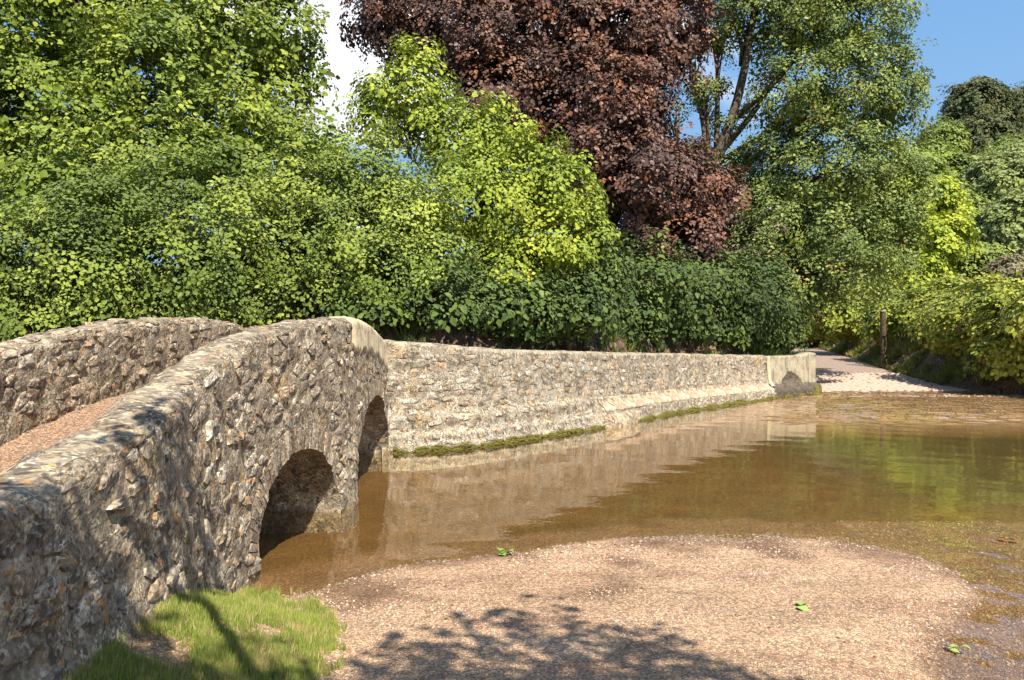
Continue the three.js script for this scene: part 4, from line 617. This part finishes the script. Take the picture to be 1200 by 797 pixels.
{ // dead leaf scraps and twigs washed up on the gravel
  const r = rng(707), pos = [], idx = []; leafInto(pos, idx, new THREE.Matrix4(), 1, 0.3, 0.14); const g = geo(pos, idx), items = [];
  for (let i = 0; i < 2600 && items.length < 420; i++) { const x = -1.6 + 7.5 * r(), d = 4.2 + 5.2 * r(), h = bedHeight(x, d); if (h < 0.004 || fbm(x * 1.2, d * 1.2, 55, 3) < 0.32 * r() - 0.02) continue; const L = 0.012 + 0.035 * r() ** 2, tw = r() < 0.4, q = r(); items.push({ p: [x, h + 0.008, -d], rot: [(r() - 0.5) * 0.6, r() * 6.283, (r() - 0.5) * 0.8], s: tw ? [L * 0.25, L, L * 2.2] : [L, L, L], c: q < 0.45 ? [0.13, 0.085, 0.05] : q < 0.7 ? [0.24, 0.13, 0.05] : q < 0.85 ? [0.16, 0.19, 0.05] : [0.4, 0.3, 0.12] }); }
  scatter('leaf_litter', g, mat({ color: 0xffffff, side: THREE.DoubleSide }), items, 'dark leaf scraps and twig bits strewn on the gravel', 'litter');
}
// single fallen leaves and sprigs lying about
function fallenLeaf(name, label, x, d, color, len, n = 1) {
  const r = rng(Math.round(x * 977 + d * 131) >>> 0), pos = [], idx = [], m = new THREE.Matrix4(); for (let i = 0; i < n; i++) { m.makeRotationFromEuler(new THREE.Euler((r() - 0.5) * 0.4, i * 2.1 + r() * 2, (r() - 0.5) * 0.5, 'YXZ')); m.setPosition((r() - 0.5) * 0.06 * (n - 1) * 0.5, 0.012 + 0.01 * i, (r() - 0.5) * 0.05 * (n - 1) * 0.5); leafInto(pos, idx, m, len * (0.8 + 0.4 * r()), len * 0.36, len * 0.12); }
  const t = thing(name, label, 'leaf', [x, Math.max(0.0, bedHeight(x, d)), -d]); mesh('blade', geo(pos, idx), mat({ color: rgb(...color), roughness: 0.7, side: THREE.DoubleSide }), t);
}
fallenLeaf('leaf_sprig', 'small green sprig lying at the water edge of the gravel bank', -0.1, 8.12, [0.16, 0.26, 0.04], 0.1, 5);
fallenLeaf('fallen_leaf', 'single green leaf lying on the dry gravel bank', 2.25, 6.35, [0.24, 0.32, 0.08], 0.13, 2);
fallenLeaf('fallen_leaf', 'orange leaf lying on the wet gravel across the trickle', 5.35, 8.75, [0.55, 0.24, 0.04], 0.11, 2);
fallenLeaf('fallen_leaf', 'yellow leaf lying in the shaded grass close to the wall', -1.72, 4.35, [0.6, 0.40, 0.04], 0.07);
fallenLeaf('fallen_leaf', 'red-brown curled leaves lying in the shaded grass near the gravel', -1.32, 4.55, [0.5, 0.18, 0.06], 0.06, 3);
fallenLeaf('leaf_sprig', 'green leaves caught among pebbles at the edge of the trickle', 3.1, 5.65, [0.22, 0.30, 0.05], 0.07, 4);

// ---------------------------------------------------------------- post, pole and cottage
{
  const x = 19.95, d = 43.4, y = landHeight(x, -d), t = thing('wooden_post', 'weathered leaning wooden post standing in the hedge beside the lane', 'post', [x, y - 0.2, -d]);
  mesh('shaft', tube([new THREE.Vector3(0, 0, 0), new THREE.Vector3(-0.05, 1.5, 0), new THREE.Vector3(-0.12, 3.3, 0.05)], 0.17, 0.14, 12, 10), mat({ color: rgb(0.48, 0.38, 0.24), map: TX.bark, bumpMap: TX.bark, bumpScale: 0.02 }), t);
  mesh('cap', new THREE.CylinderGeometry(0.15, 0.16, 0.06, 12).translate(-0.12, 3.33, 0.05), mat({ color: rgb(0.42, 0.34, 0.24) }), t);
}
{
  const x = 42.8, d = 75, y = landHeight(x, -d), t = thing('utility_pole', 'grey utility pole with a crossarm standing among the hillside trees', 'pole', [x, y - 0.3, -d]), H = 10.8 - y;
  mesh('shaft', new THREE.CylinderGeometry(0.12, 0.17, H, 10).translate(0, H / 2, 0), mat({ color: rgb(0.30, 0.28, 0.25) }), t); mesh('crossarm', new THREE.BoxGeometry(1.5, 0.12, 0.12).translate(0, H - 0.5, 0.16), mat({ color: rgb(0.3, 0.27, 0.24) }), t);
  for (const q of [-0.6, 0, 0.6]) mesh('insulator', new THREE.LatheGeometry([[0.001, 0.18], [0.05, 0.15], [0.03, 0.09], [0.06, 0.05], [0.04, 0]].map(([a, b]) => new THREE.Vector2(a, b)), 8).translate(q, H - 0.44, 0.16), M.white, t);
}
{
  const x = 20.5, d = 74, y = landHeight(x, -d) - 0.3, t = thing('cottage', 'pink rendered cottage hidden behind the oak tree', 'house', [x, y, -d]); t.rotation.y = 0.2;
  const w = 9, h = 6, dp = 6, sh = new THREE.Shape(); sh.moveTo(-dp / 2, 0); sh.lineTo(dp / 2, 0); sh.lineTo(dp / 2, h); sh.lineTo(0, h + 3); sh.lineTo(-dp / 2, h); sh.closePath();
  mesh('wall', new THREE.ExtrudeGeometry(sh, { depth: w, bevelEnabled: false }).rotateY(Math.PI / 2).translate(-w / 2, 0, 0), M.plaster, t);
  const L = Math.hypot(dp / 2 + 0.4, 3.4), an = Math.atan2(3, dp / 2); for (const s of [-1, 1]) mesh('roof', new THREE.BoxGeometry(w + 0.7, 0.16, L).rotateX(s * an).translate(0, h + 1.5 - 0.1, s * (dp / 4 + 0.15)), M.roof, t);
  mesh('chimney', new THREE.BoxGeometry(0.8, 1.8, 0.6).translate(-3.4, h + 3.4, 0), M.plaster, t);
  for (const px of [-3, 0, 3]) for (const py of [1.6, 4.3]) { if (px === 0 && py < 2) continue; const f = mesh('window', new THREE.BoxGeometry(1.2, 1.2, 0.12).translate(px, py, dp / 2 + 0.03), M.white, t); for (const q of [-0.27, 0.27]) mesh('pane', new THREE.BoxGeometry(0.46, 1.0, 0.04).translate(px + q, py, dp / 2 + 0.085), M.glass, f); }
  const dr = mesh('door', new THREE.BoxGeometry(1, 2.1, 0.12).translate(0, 1.05, dp / 2 + 0.03), mat({ color: rgb(0.1, 0.14, 0.1) }), t); mesh('handle', new THREE.SphereGeometry(0.05, 10, 8).translate(0.36, 1.05, dp / 2 + 0.12), M.metal, dr);
}
console.log('sprays', plant.count);
renderer.render(scene, camera);
